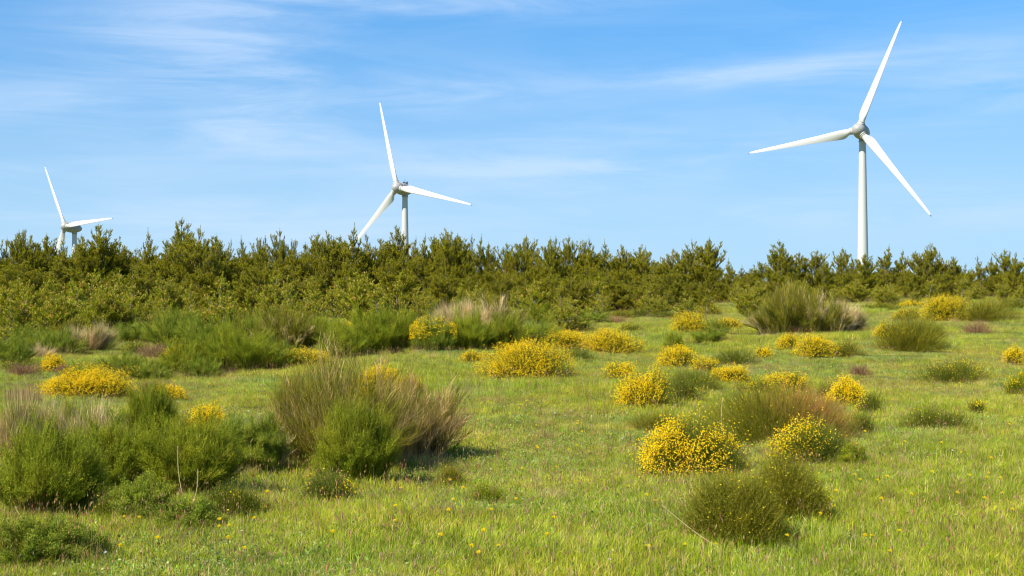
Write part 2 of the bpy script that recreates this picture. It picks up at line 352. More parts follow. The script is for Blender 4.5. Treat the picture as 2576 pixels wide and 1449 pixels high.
# ------------------------------------------------------------------ pines
OLD = [(.22, .24, .006), (.30, .285, .008), (.10, .135, .008), (.40, .34, .02)]
YNG = [(.25, .30, .008), (.32, .34, .01), (.14, .19, .01), (.42, .38, .03)]
def pine(seed, H, wr, young, open_top=.25, multi=1):
    rng = np.random.default_rng(seed); gt, gc = Geo(), Geo()
    nd, bd, sh = [], [], []
    def spray(p, d, ln, lvl):
        # a shoot: twig with needles, side shoots when long
        n = 5; pts = [p]; dd = d / np.linalg.norm(d)
        for i in range(n):
            dd = dd + np.array([0, 0, .13]) + rng.normal(0, .05, 3); dd /= np.linalg.norm(dd)
            pts.append(pts[-1] + dd * ln / n)
        pts = np.array(pts)
        if ln > .30: tube(gt, pts, np.linspace(.006 + .011 * ln, .004, n + 1), (.22, .17, .11), 3)
        bare = 0.0 if ln < .4 else min(.55, (ln - .4) * .6)
        s0 = int(round(bare * n))
        for i in range(s0, n): sh.append((pts[i], pts[i + 1], lvl))
        if rng.random() < (.38 if young else .2): bd.append((pts[-1], dd))
        if lvl < 3 and ln > (.16 if not young else .22):
            k = int(3 + ln * (9 if not young else 6))
            for q in range(k):
                s = rng.uniform(.22, .97); i = min(n - 1, int(s * n)); o = pts[i] + (pts[i + 1] - pts[i]) * (s * n - i)
                side = rng.normal(size=3); side -= dd * side.dot(dd); side /= np.linalg.norm(side); side[2] = side[2] * .6 + .12
                spray(o, dd * .75 + side * .8 + np.array([0, 0, .18]), max(.10, ln * (1 - s * .6) * rng.uniform(.28, .52)), lvl + 1)
    stems = [(np.zeros(3), H, np.array([rng.normal(0, .03), rng.normal(0, .03)]))]
    for _ in range(multi - 1):
        a = rng.uniform(0, 6.28); stems.append((np.array([.12 * math.cos(a), .12 * math.sin(a), H * .1]), H * rng.uniform(.72, .9), np.array([.22 * math.cos(a), .22 * math.sin(a)])))
    for o, Hs, lean in stems:
        zs = np.linspace(0, 1, 12); ph = rng.uniform(0, 6, 2)
        T = np.stack([o[0] + lean[0] * Hs * zs + .02 * Hs * np.sin(zs * 7 + ph[0]), o[1] + lean[1] * Hs * zs + .02 * Hs * np.sin(zs * 6 + ph[1]), o[2] + zs * (Hs - o[2])], -1)
        T[:, :2] -= T[0, :2] - o[:2]
        tube(gt, T, np.linspace(.012 * Hs + .008, .007, 12), (.24, .195, .15), 7)
        top = lambda z: np.array([np.interp(z, T[:, 2], T[:, 0]), np.interp(z, T[:, 2], T[:, 1]), z])
        z = o[2] + .03 * Hs
        while z < Hs - .10:
            t = z / Hs; ln = wr * Hs * (1 - t) ** .68 * (.75 + .25 * min(1, t * 4)) * rng.uniform(.75, 1.2) + .10
            nb = int(rng.integers(5, 9)) if t < 1 - open_top else int(rng.integers(3, 6)); a0 = rng.uniform(0, 6.28)
            for k in range(nb):
                if rng.random() < .08: continue
                a = a0 + k * 6.283 / nb + rng.normal(0, .25); el = math.radians(8 + 52 * t + rng.normal(0, 9))
                spray(top(z), np.array([math.cos(a) * math.cos(el), math.sin(a) * math.cos(el), math.sin(el)]), ln * rng.uniform(.6, 1.3), 1 if t < .8 else 2)
            z += rng.uniform(.17, .26) * (1 if not young else .95) * (1 + .55 * (t > .78))
        e = top(Hs)
        spray(e - np.array([0, 0, .05]), np.array([rng.normal(0, .05), rng.normal(0, .05), 1.0]), rng.uniform(.24, .36), 3)
        for k in range(3):
            a = rng.uniform(0, 6.28); spray(top(Hs - .04), np.array([.45 * math.cos(a), .45 * math.sin(a), 1.0]), rng.uniform(.10, .17), 3)
        for zz in np.arange(Hs * .78, Hs, .02):
            sh.append((top(zz), top(zz + .02), 3))
    A = np.array([s[0] for s in sh]); B = np.array([s[1] for s in sh]); ln = np.linalg.norm(B - A, axis=1)
    per = np.maximum(2, (ln * (165 if young else 150)).astype(int)); idx = np.repeat(np.arange(len(A)), per); n = len(idx)
    ax = unit(B - A)[idx]; P = A[idx] + (B - A)[idx] * rng.uniform(0, 1, (n, 1))
    sd = rng.normal(size=(n, 3)); sd -= ax * (sd * ax).sum(1, keepdims=True); sd = unit(sd)
    nl = (.075 if young else .058) * rng.uniform(.7, 1.25, (n, 1))
    Q = P + (ax * .72 + sd * .62) * nl
    shc = mixcol(rng, len(A), YNG if young else OLD, .25); c = shc[idx] * rng.uniform(.75, 1.3, (n, 1))
    ribbons(gc, np.stack([P, Q], 1), .0095 if young else .0125, c, rng)
    if bd:
        BP = np.array([b[0] for b in bd]); BA = np.array([b[1] for b in bd]) + np.array([0, 0, .6]); m = len(BP)
        bc = mixcol(rng, m, [(.66, .32, .10), (.60, .40, .12), (.50, .38, .11)] if young else [(.28, .25, .09), (.33, .28, .12)])
        blobs(gc, BP, BA, rng.uniform(.05, .10, m) if young else rng.uniform(.03, .06, m), .012 if young else .009, bc, 1)
    return gt.mesh('trunk', [M_bark]), gc.mesh('crown', [M_needle, M_bud]), H
olds = [pine(100 + i, 3.5, wr, False, .3, mu) for i, (wr, mu) in enumerate([(.42, 1), (.33, 1), (.52, 1), (.42, 2), (.36, 1), (.54, 2), (.30, 1), (.46, 3)])]
yngs = [pine(200 + i, 1.7, wr, True, .2, mu) for i, (wr, mu) in enumerate([(.36, 1), (.46, 2), (.30, 1), (.52, 3), (.40, 2)])]
def put_pine(kind, v, loc, H, rz, wx, label, group, name='pine_tree'):
    tm, cm, h0 = kind[v]; s = H / h0
    r = empty(name, loc, rz, (s * wx, s * wx, s)); tag(r, label, 'pine tree', group)
    link('trunk', tm, r); link('crown', cm, r)
rng = np.random.default_rng(11)
SKY = [(12,606),(41,590),(66,590),(83,613),(110,597),(130,625),(161,604),(190,626),(205,622),(234,573),(272,600),(306,613),(340,628),(378,588),(415,622),(447,560),(490,580),(520,620),(547,599),(578,609),(615,606),(644,609),(664,602),(713,587),(737,611),(770,618),(800,594),(833,594),(860,600),(885,577),(923,594),(960,618),(995,581),(1014,630),(1036,606),(1060,600),(1090,604),(1119,588),(1139,594),(1158,597),(1182,599),(1203,602),(1224,618),(1276,618),(1300,622),(1318,600),(1348,609),(1380,606),(1395,604),(1431,602),(1463,614),(1491,608),(1522,613),(1562,625),(1605,625),(1622,625),(1676,646),(1715,640),(1749,612),(1777,606),(1834,656),(1866,673),(1905,664),(1969,611),(2015,639),(2056,634),(2074,645),(2124,629),(2150,650),(2170,642),(2228,624),(2269,634),(2336,616),(2361,638),(2400,651),(2428,667),(2463,647),(2495,649),(2529,633),(2557,638),(2600,640),(-25,600)]
ORD = ['first', 'second', 'third', 'fourth', 'fifth', 'sixth', 'seventh', 'eighth', 'ninth', 'tenth', 'eleventh', 'twelfth', 'thirteenth', 'fourteenth', 'fifteenth', 'sixteenth', 'seventeenth', 'eighteenth', 'nineteenth', 'twentieth']
marks = [(186, 'the leftmost turbine tower'), (1014, 'the middle turbine tower'), (2168, 'the right turbine tower')]
def sky_label(i, S):
    x, y = S[i]; mx_, mn = min(marks, key=lambda m: abs(m[0] - x))
    xs = sorted([s[0] for s in S if (s[0] > mx_) == (x > mx_) and min(marks, key=lambda m: abs(m[0] - s[0]))[0] == mx_], reverse=x < mx_)
    k = xs.index(x); loc = np.interp(x, [s[0] for s in S if s[0] != x], [s[1] for s in S if s[0] != x])
    look = 'tall dark pointed pine' if y < loc - 12 else ('low olive pine' if y > loc + 12 else 'slender olive pine')
    return f"{look}, {ORD[min(k, 19)]} on the skyline to the {'right' if x > mx_ else 'left'} of {mn}"
S_ = sorted(SKY)
for i, (px, py) in enumerate(S_):
    Y = 58 + rng.uniform(-4, 4); p = at_depth(px, py, Y); z = float(ground_z(p[0], Y)); H = p[2] - z
    tall = py < 600
    v = int(rng.choice([0, 2, 5, 3])) if (px, py) in ((234, 573), (447, 560), (490, 580), (713, 587), (1119, 588), (1777, 606), (1749, 612), (1605, 625), (1969, 611), (2336, 616), (833, 594)) else int(rng.choice([1, 4, 6, 0, 7]))
    put_pine(olds, v, (p[0], Y, z - .05), H + .03, rng.uniform(0, 6.28), rng.uniform(.78, 1.05) * (1.2 if px > 1650 else 1), sky_label(i, S_), 'pines on the skyline')
env = lambda x: np.interp(x, [0, 500, 1000, 1230, 1250, 1500, 1650, 1850, 2576], [615, 618, 622, 640, 648, 638, 655, 672, 662])
def zone(px):
    return ('below the leftmost turbine' if px < 420 else 'between left and middle turbines' if px < 860 else
            'below the middle turbine' if px < 1240 else 'right of the middle turbine' if px < 1700 else 'left of the right turbine' if px < 2168 else 'right of the right turbine')
def row(n, x0, x1, Y0, Y1, t0, t1, kind, text, wx=(.95, 1.3), group='dense pines below the skyline'):
    xs = np.linspace(x0, x1, n) + rng.uniform(-.4, .4, n) * (x1 - x0) / n
    for px in xs:
        Y = rng.uniform(Y0, Y1); py = env(px) + rng.uniform(t0, t1); p = at_depth(px, py, Y); z = float(ground_z(p[0], Y)); H = p[2] - z
        if H < .45: continue
        put_pine(kind, int(rng.integers(len(kind))), (p[0], Y, z - .05), H, rng.uniform(0, 6.28), rng.uniform(*wx), text + ' ' + zone(px), group)
row(56, -60, 2640, 60, 67, 4, 34, olds, 'dark pine half hidden in the back row', (1.3, 1.7))
row(52, -60, 2640, 52, 58, 10, 44, olds, 'dense olive pine in mid belt', (1.3, 1.7))
row(34, -60, 1750, 44, 51, 36, 72, olds, 'bushy olive pine in the front half of the belt', (1.3, 1.7))
row(27, -60, 1250, 38, 44, 70, 115, yngs, 'young bright green pine with orange buds', (1.0, 1.4), 'young pines at the front edge of the belt')
row(15, -40, 760, 32, 37, 110, 155, yngs, 'low young pine with orange buds in front', (1.0, 1.4), 'young pines at the front edge of the belt')
row(14, 1250, 1860, 40, 48, 60, 105, yngs, 'small round young pine at the belt foot', (1.2, 1.5), 'young pines at the front edge of the belt')
row(15, 1860, 2640, 46, 52, 30, 60, yngs, 'small dark young pine at the belt foot', (1.3, 1.8), 'young pines at the front edge of the belt')
for px, base, ww, hh, v, lab in [
    (555, 862, 165, 112, 1, 'spreading young pine with long upturned shoots and orange buds above the large green broom'),
    (285, 852, 190, 120, 3, 'wide young pine with spreading branches just above the left dry beige broom'),
    (20, 905, 110, 90, 0, 'young pine with a bare bent branch at the left edge of the picture'),
    (940, 805, 120, 72, 4, 'dark blue green rounded young pine above the green brooms in the middle'),
    (1428, 838, 150, 82, 1, 'spreading young pine standing alone right of the dark green brooms'),
    (1880, 800, 100, 78, 3, 'rounded young pine covered in pale buds left of the big right broom'),
    (1535, 790, 90, 45, 3, 'low dense young pine behind the far left end of the meadow'),
    (1640, 792, 110, 50, 4, 'low dense young pine behind the middle of the meadow'),
    (745, 838, 110, 70, 4, 'small yellow green young pine between broom clumps left of centre'),
    (2228, 770, 80, 50, 3, 'small rounded pine right behind the big right broom'),
    (623, 1185, 40, 95, 2, 'tiny pine seedling with orange bud beside the large brown broom')]:
    x, y, z = on_ground(px, base); s = y / F; H = hh * s; h0 = yngs[v][2]; w0 = 2 * [.36, .46, .30, .52, .40][v] * h0
    put_pine(yngs, v, (x, y, z - .03), H, rng.uniform(0, 6.28), (ww * s / (w0 * H / h0)), lab, 'young pines among the brooms')

# ------------------------------------------------------------------ shrubs
GR = [(.14, .20, .014), (.20, .25, .02), (.09, .14, .012), (.26, .28, .03)]
DG = [(.15, .20, .008), (.215, .255, .012), (.075, .11, .008), (.30, .31, .02)]
OL = [(.20, .195, .012), (.13, .145, .010), (.27, .24, .02), (.085, .09, .010)]
BG = [(.15, .22, .035), (.21, .27, .05), (.10, .16, .03), (.27, .30, .06)]
BR = [(.38, .175, .06), (.29, .15, .04), (.45, .22, .08), (.15, .12, .02)]
RD = [(.30, .16, .09), (.22, .13, .07), (.36, .21, .12), (.14, .13, .04)]
DR = [(.62, .48, .24), (.50, .38, .18), (.72, .58, .32), (.30, .22, .10)]
TN = [(.46, .32, .13), (.36, .25, .09), (.56, .41, .18), (.22, .15, .05)]
DK = {id(GR): [(.095, .125, .009), (.14, .165, .011), (.05, .07, .007), (.20, .205, .02)], id(BG): [(.10, .14, .013), (.15, .18, .018), (.055, .08, .010), (.20, .215, .03)]}
YE = [(.96, .74, .013), (.98, .80, .025), (.95, .67, .01), (.90, .56, .01)]
YG = [(.80, .70, .02), (.66, .62, .02), (.88, .72, .02)]
FOOT = []
def lumps(rng, k=7):
    ph = rng.uniform(0, 6.28, k); fr = rng.normal(0, 1, (k, 3)) * np.linspace(1.5, 6, k)[:, None]
    def f(D): return sum(np.sin(D @ fr[i] + ph[i]) / (1 + .45 * i) for i in range(k)) / 2.2
    return f
def dome_bush(seed, px, base, w_, h_, pal, fl, side, label, name='broom_bush', cat='bush', group=None, fcol=YE, top2=None, elong=.8):
    """rounded cushion of fine upright twigs; fl = share in flower, side = which side flowers (-1 left .. 1 right)"""
    pal = DK.get(id(pal), pal); rng = np.random.default_rng(seed); x, y, z = on_ground(px, base - .06 * h_); s = y / F; pxm = s * 2.5156
    FOOT.append((x, y, w_ * s, .075)); W, H = w_ * s * 1.10 + .04, h_ * s * 1.10 + .07; D = W * elong; y += D * .32; z = float(ground_z(x, y)); lf = lumps(rng); fm = lumps(rng, 5)
    area = w_ * h_ / 6.3 * .8; n = int(np.clip(area * 3.2, 1400, 15000)); tw = max(.0028, .26 * pxm)
    K = int(rng.integers(4, 8)) if w_ > 80 else int(rng.integers(3, 5)); la = rng.uniform(0, 6.283) + np.arange(K) * 6.283 / K; lr = rng.uniform(.32, .56, K); lr[0] = .06
    LR = rng.uniform(.50, .66, K); LH = rng.uniform(.66, 1.0, K) * (1 - .12 * lr); LH[0] = rng.uniform(.82, .95); LR[0] = .70; lobe = rng.choice(K, n, p=LR ** 1.5 / (LR ** 1.5).sum())
    az = rng.uniform(0, 6.283, n); el = np.arcsin(rng.uniform(-.02, 1, n)); d = np.stack([np.cos(az) * np.cos(el), np.sin(az) * np.cos(el), np.sin(el)], -1)
    rad = 1 + .15 * lf(d * 1.8)
    sh = np.where(rng.random(n) < .72, rng.uniform(.84, 1.03, n), rng.uniform(.45, .86, n)) + (rng.random(n) < .10) * rng.uniform(0, .24, n)
    LC = np.stack([np.cos(la) * lr * W / 2, np.sin(la) * lr * D / 2, 0 * la], -1)
    E = LC[lobe] + d * np.stack([LR * W / 2, LR * D / 2, LH * H], -1)[lobe] * (rad * sh)[:, None]; E[:, 2] = np.maximum(E[:, 2], .01)
    dl = d; d = unit(E / np.array([W / 2, D / 2, H])); q_ = np.linalg.norm(E / np.array([W / 2, D / 2, H]), axis=1)
    d = d * .8 + dl * .2
    dr = unit(unit(d * np.array([1, 1, .8])) * .95 + np.array([0, 0, .5]) + rng.normal(0, .22, (n, 3)))
    ln = (.07 + .20 * H) * rng.uniform(.6, 1.3, n); S = E - dr * ln[:, None]; S[:, 2] = np.maximum(S[:, 2], -.02)
    mid = (S + E) / 2 + rng.normal(0, .012, (n, 3)); g = Geo()
    c = mixcol(rng, n, pal, .22)
    if top2 is not None:                 # withered brown patch
        pm = (fm(d * 1.1 + 2) * .5 + d[:, 0] * .9 + d[:, 2] * .9 - 1.15 + rng.normal(0, .33, n)) > 0
        c[pm] = mixcol(rng, int(pm.sum()), top2, .2)
    ribbons(g, np.stack([S, mid, E], 1), tw, c, rng)
    k = 5; LP = np.repeat(E, k, 0) - np.repeat(dr * ln[:, None], k, 0) * rng.uniform(0, .85, (n * k, 1)) + rng.normal(0, .006 + .15 * tw, (n * k, 3))
    specks(g, LP, max(.008, .45 * pxm), np.repeat(c, k, 0) * rng.uniform(.85, 1.35, (n * k, 1)), rng)
    root = empty(name, (x, y, z)); tag(root, label, cat, group)
    link('foliage', g.mesh('foliage', [M_twig]), root)
    if fl > 0:
        lb = rng.normal(0, .13, K); v = fl * 1.5 + side * 1.15 * E[:, 0] / (W / 2) + .40 * fm(d * 2.2) + lb[lobe] + .55 * np.minimum(d[:, 2], .55) - .5 * (d[:, 2] < .16) - (.68 if y < 18 else .56)
        pr = np.clip(v * 1.5, .02 if fl < .3 else .04, 1) * np.clip(.35 + fl * 1.1, 0, 1)
        sel = np.where((rng.random(n) < pr) & (sh > .84) & (q_ > .5))[0]
        kk = 1 if fl < .4 else (2 if y < 18 else 3); ii = np.repeat(sel, kk); fs = max(.0145, .50 * pxm)
        FP = E[ii] - dr[ii] * (rng.uniform(0, .5, (len(ii), 1)) * ln[ii][:, None]) + rng.normal(0, fs * .7, (len(ii), 3)) + unit(d[ii]) * fs * .7
        if len(ii):
            g2 = Geo(); blobs(g2, FP, rng.normal(size=(len(ii), 3)), fs * rng.uniform(.8, 1.3, len(ii)), fs * .46 * rng.uniform(.7, 1.2, len(ii)), mixcol(rng, len(ii), fcol, .14))
            tag(link('blossom', g2.mesh('blossom', [M_petal]), root), kind='stuff')
    return root
def tall_broom(seed, px, base, w_, h_, pal, label, pal2=None, p2=0.0, side=0.0, dens=1.0, name='broom_shrub', cat='shrub', group=None, leafy=1.0, spread=1.0, droop=0.0, elong=.75):
    """clump of long upright switches in fans"""
    rng = np.random.default_rng(seed); x, y, z = on_ground(px, base - .04 * h_); s = y / F; pxm = s * 2.5156
    FOOT.append((x, y, w_ * s, .16)); q0 = 1.2 if w_ < 160 else 1.12; W, H = w_ * s * q0, h_ * s * (q0 - .04); D = W * elong; y += D * .25; z = float(ground_z(x, y))
    area = w_ * h_ / 6.3 * .8; n = int(np.clip(area * 3.2 * dens + 1500, 2500, 13000)); K = max(22, int(22 + area / 70)); tw = max(.0032, .20 * pxm)
    lfy = lumps(rng, 5)
    if pal is DR:                        # dry straws: long arching stalks
        r = np.sqrt(rng.uniform(0, 1, K)); a = rng.uniform(0, 6.283, K)
        T = np.stack([r * np.cos(a) * W * .44 * spread, r * np.sin(a) * D * .44 * spread, H * (1 - .45 * r ** 2) * rng.uniform(.45, 1.05, K)], -1)
        Bp = np.stack([T[:, 0] * .42, T[:, 1] * .42, np.zeros(K)], -1) + rng.normal(0, .03 * W, (K, 3)) * np.array([1, 1, 0])
        f = rng.integers(0, K, n); sa = rng.uniform(0, .72, n)[:, None]
        S = Bp[f] * (1 - sa) + T[f] * sa * .82; S += rng.normal(0, .02 * W * .6, (n, 3)) * np.array([1, 1, .1]); S[:, 2] = np.maximum(S[:, 2], -.02)
        sg = .06 * H + .025
        E = T[f] + rng.normal(0, 1, (n, 3)) * np.array([sg * 1.25, sg * 1.25, sg * .9]); E = S + (E - S) * rng.uniform(.45, 1.1, (n, 1))
        E[:, 2] = np.maximum(E[:, 2], S[:, 2] + .12 * H)
    else:                                # feathery sprays: main stems that fan out, each with side switches
        K = int(K * 2.6); r = rng.uniform(.02, 1, K) ** .6; a = rng.uniform(0, 6.283, K)
        hh = H * (1 - .50 * r ** 2.2) * np.clip(1 + .28 * lfy(np.stack([r * np.cos(a), r * np.sin(a), 0 * r], -1) * 2.2), .5, 1.15) * rng.uniform(.38, 1.10, K)
        T = np.stack([r * np.cos(a) * W * .48 * spread, r * np.sin(a) * D * .48 * spread, hh], -1)
        Bp = np.stack([T[:, 0] * .5, T[:, 1] * .5, np.zeros(K)], -1) + rng.normal(0, .05 * W, (K, 3)) * np.array([1, 1, 0])
        f = rng.integers(0, K, n); sa = (rng.uniform(.0, 1, n) ** .8)[:, None]
        arc = lambda q: Bp[f] * (1 - q) + T[f] * q + np.concatenate([(Bp[f] - T[f])[:, :2] * (q * (1 - q)) * .5, T[f][:, 2:] * (q * (1 - q)) * .35], 1)
        S = arc(sa * .93); tg = unit(arc(np.minimum(sa + .1, 1.03)) - S); lat = rng.normal(size=(n, 3)); lat[:, 2] *= .4
        L_ = (H * rng.uniform(.16, .46, n) * (1.1 - .6 * sa[:, 0]) + .03)[:, None]
        E = S + unit(tg * .9 + unit(lat) * .40 + np.array([0, 0, .30])) * L_; E[:, 2] = np.maximum(E[:, 2], .01)
    fp = (rng.random(K) < np.clip(p2 + side * .75 * T[:, 0] / (W * .5), 0, 1))
    M1 = S * .6 + E * .4; M2 = S * .28 + E * .72
    out_ = unit(np.concatenate([E[:, :2], np.zeros((n, 1))], 1) + 1e-6); bow = (np.linalg.norm(E - S, axis=1) * .05)[:, None]
    M1 = M1 + out_ * bow + rng.normal(0, .004 + .006 * H, (n, 3)); M2 = M2 + out_ * bow * .6 + rng.normal(0, .004 + .006 * H, (n, 3))
    E = E + out_ * bow * (-.6 + 2.5 * droop) - np.array([0, 0, 1.0]) * droop * bow * 3
    c = mixcol(rng, K, pal, .15)[f] * .6 + mixcol(rng, n, pal, .3) * .4
    dry = np.zeros(n, bool)
    if pal2 is not None:
        dry = fp[f] ^ (rng.random(n) < .07); c[dry] = mixcol(rng, int(dry.sum()), pal2, .2)
    g = Geo(); tws = tw * rng.uniform(.7, 1.3, n); Cc = np.stack([S, M1, M2, E], 1)
    if (~dry).any(): ribbons(g, Cc[~dry], tws[~dry], c[~dry], rng, 0)
    if dry.any(): ribbons(g, Cc[dry], tws[dry] * 1.1, c[dry], rng, 1)
    if leafy > 0:
        k = max(1, int(round(6.5 * leafy))); src = np.where(~dry)[0] if pal is not DR else np.arange(0)
        if len(src):
            ii = np.repeat(src, k); t = rng.uniform(.05, 1, (len(ii), 1)); LP = M1[ii] * (1 - t) + E[ii] * t + rng.normal(0, .008 + .1 * tw, (len(ii), 3))
            specks(g, LP, max(.008, .42 * pxm), c[ii] * rng.uniform(.85, 1.7, (len(ii), 1)), rng)
    root = empty(name, (x, y, z)); tag(root, label, cat, group)
    link('foliage', g.mesh('foliage', [M_twig, M_dry]), root)
    gs = Geo()
    for k in range(min(K, 26)):
        q = np.linspace(0, 1, 4)[:, None]; tube(gs, Bp[k] * (1 - q) + T[k] * q * .62 + np.array([0, 0, -.02]), np.linspace(.008, .003, 4), (.12, .095, .05) if pal is not DR else (.40, .31, .2), 4)
    link('stem', gs.mesh('stem', [M_bark]), root)
    return root

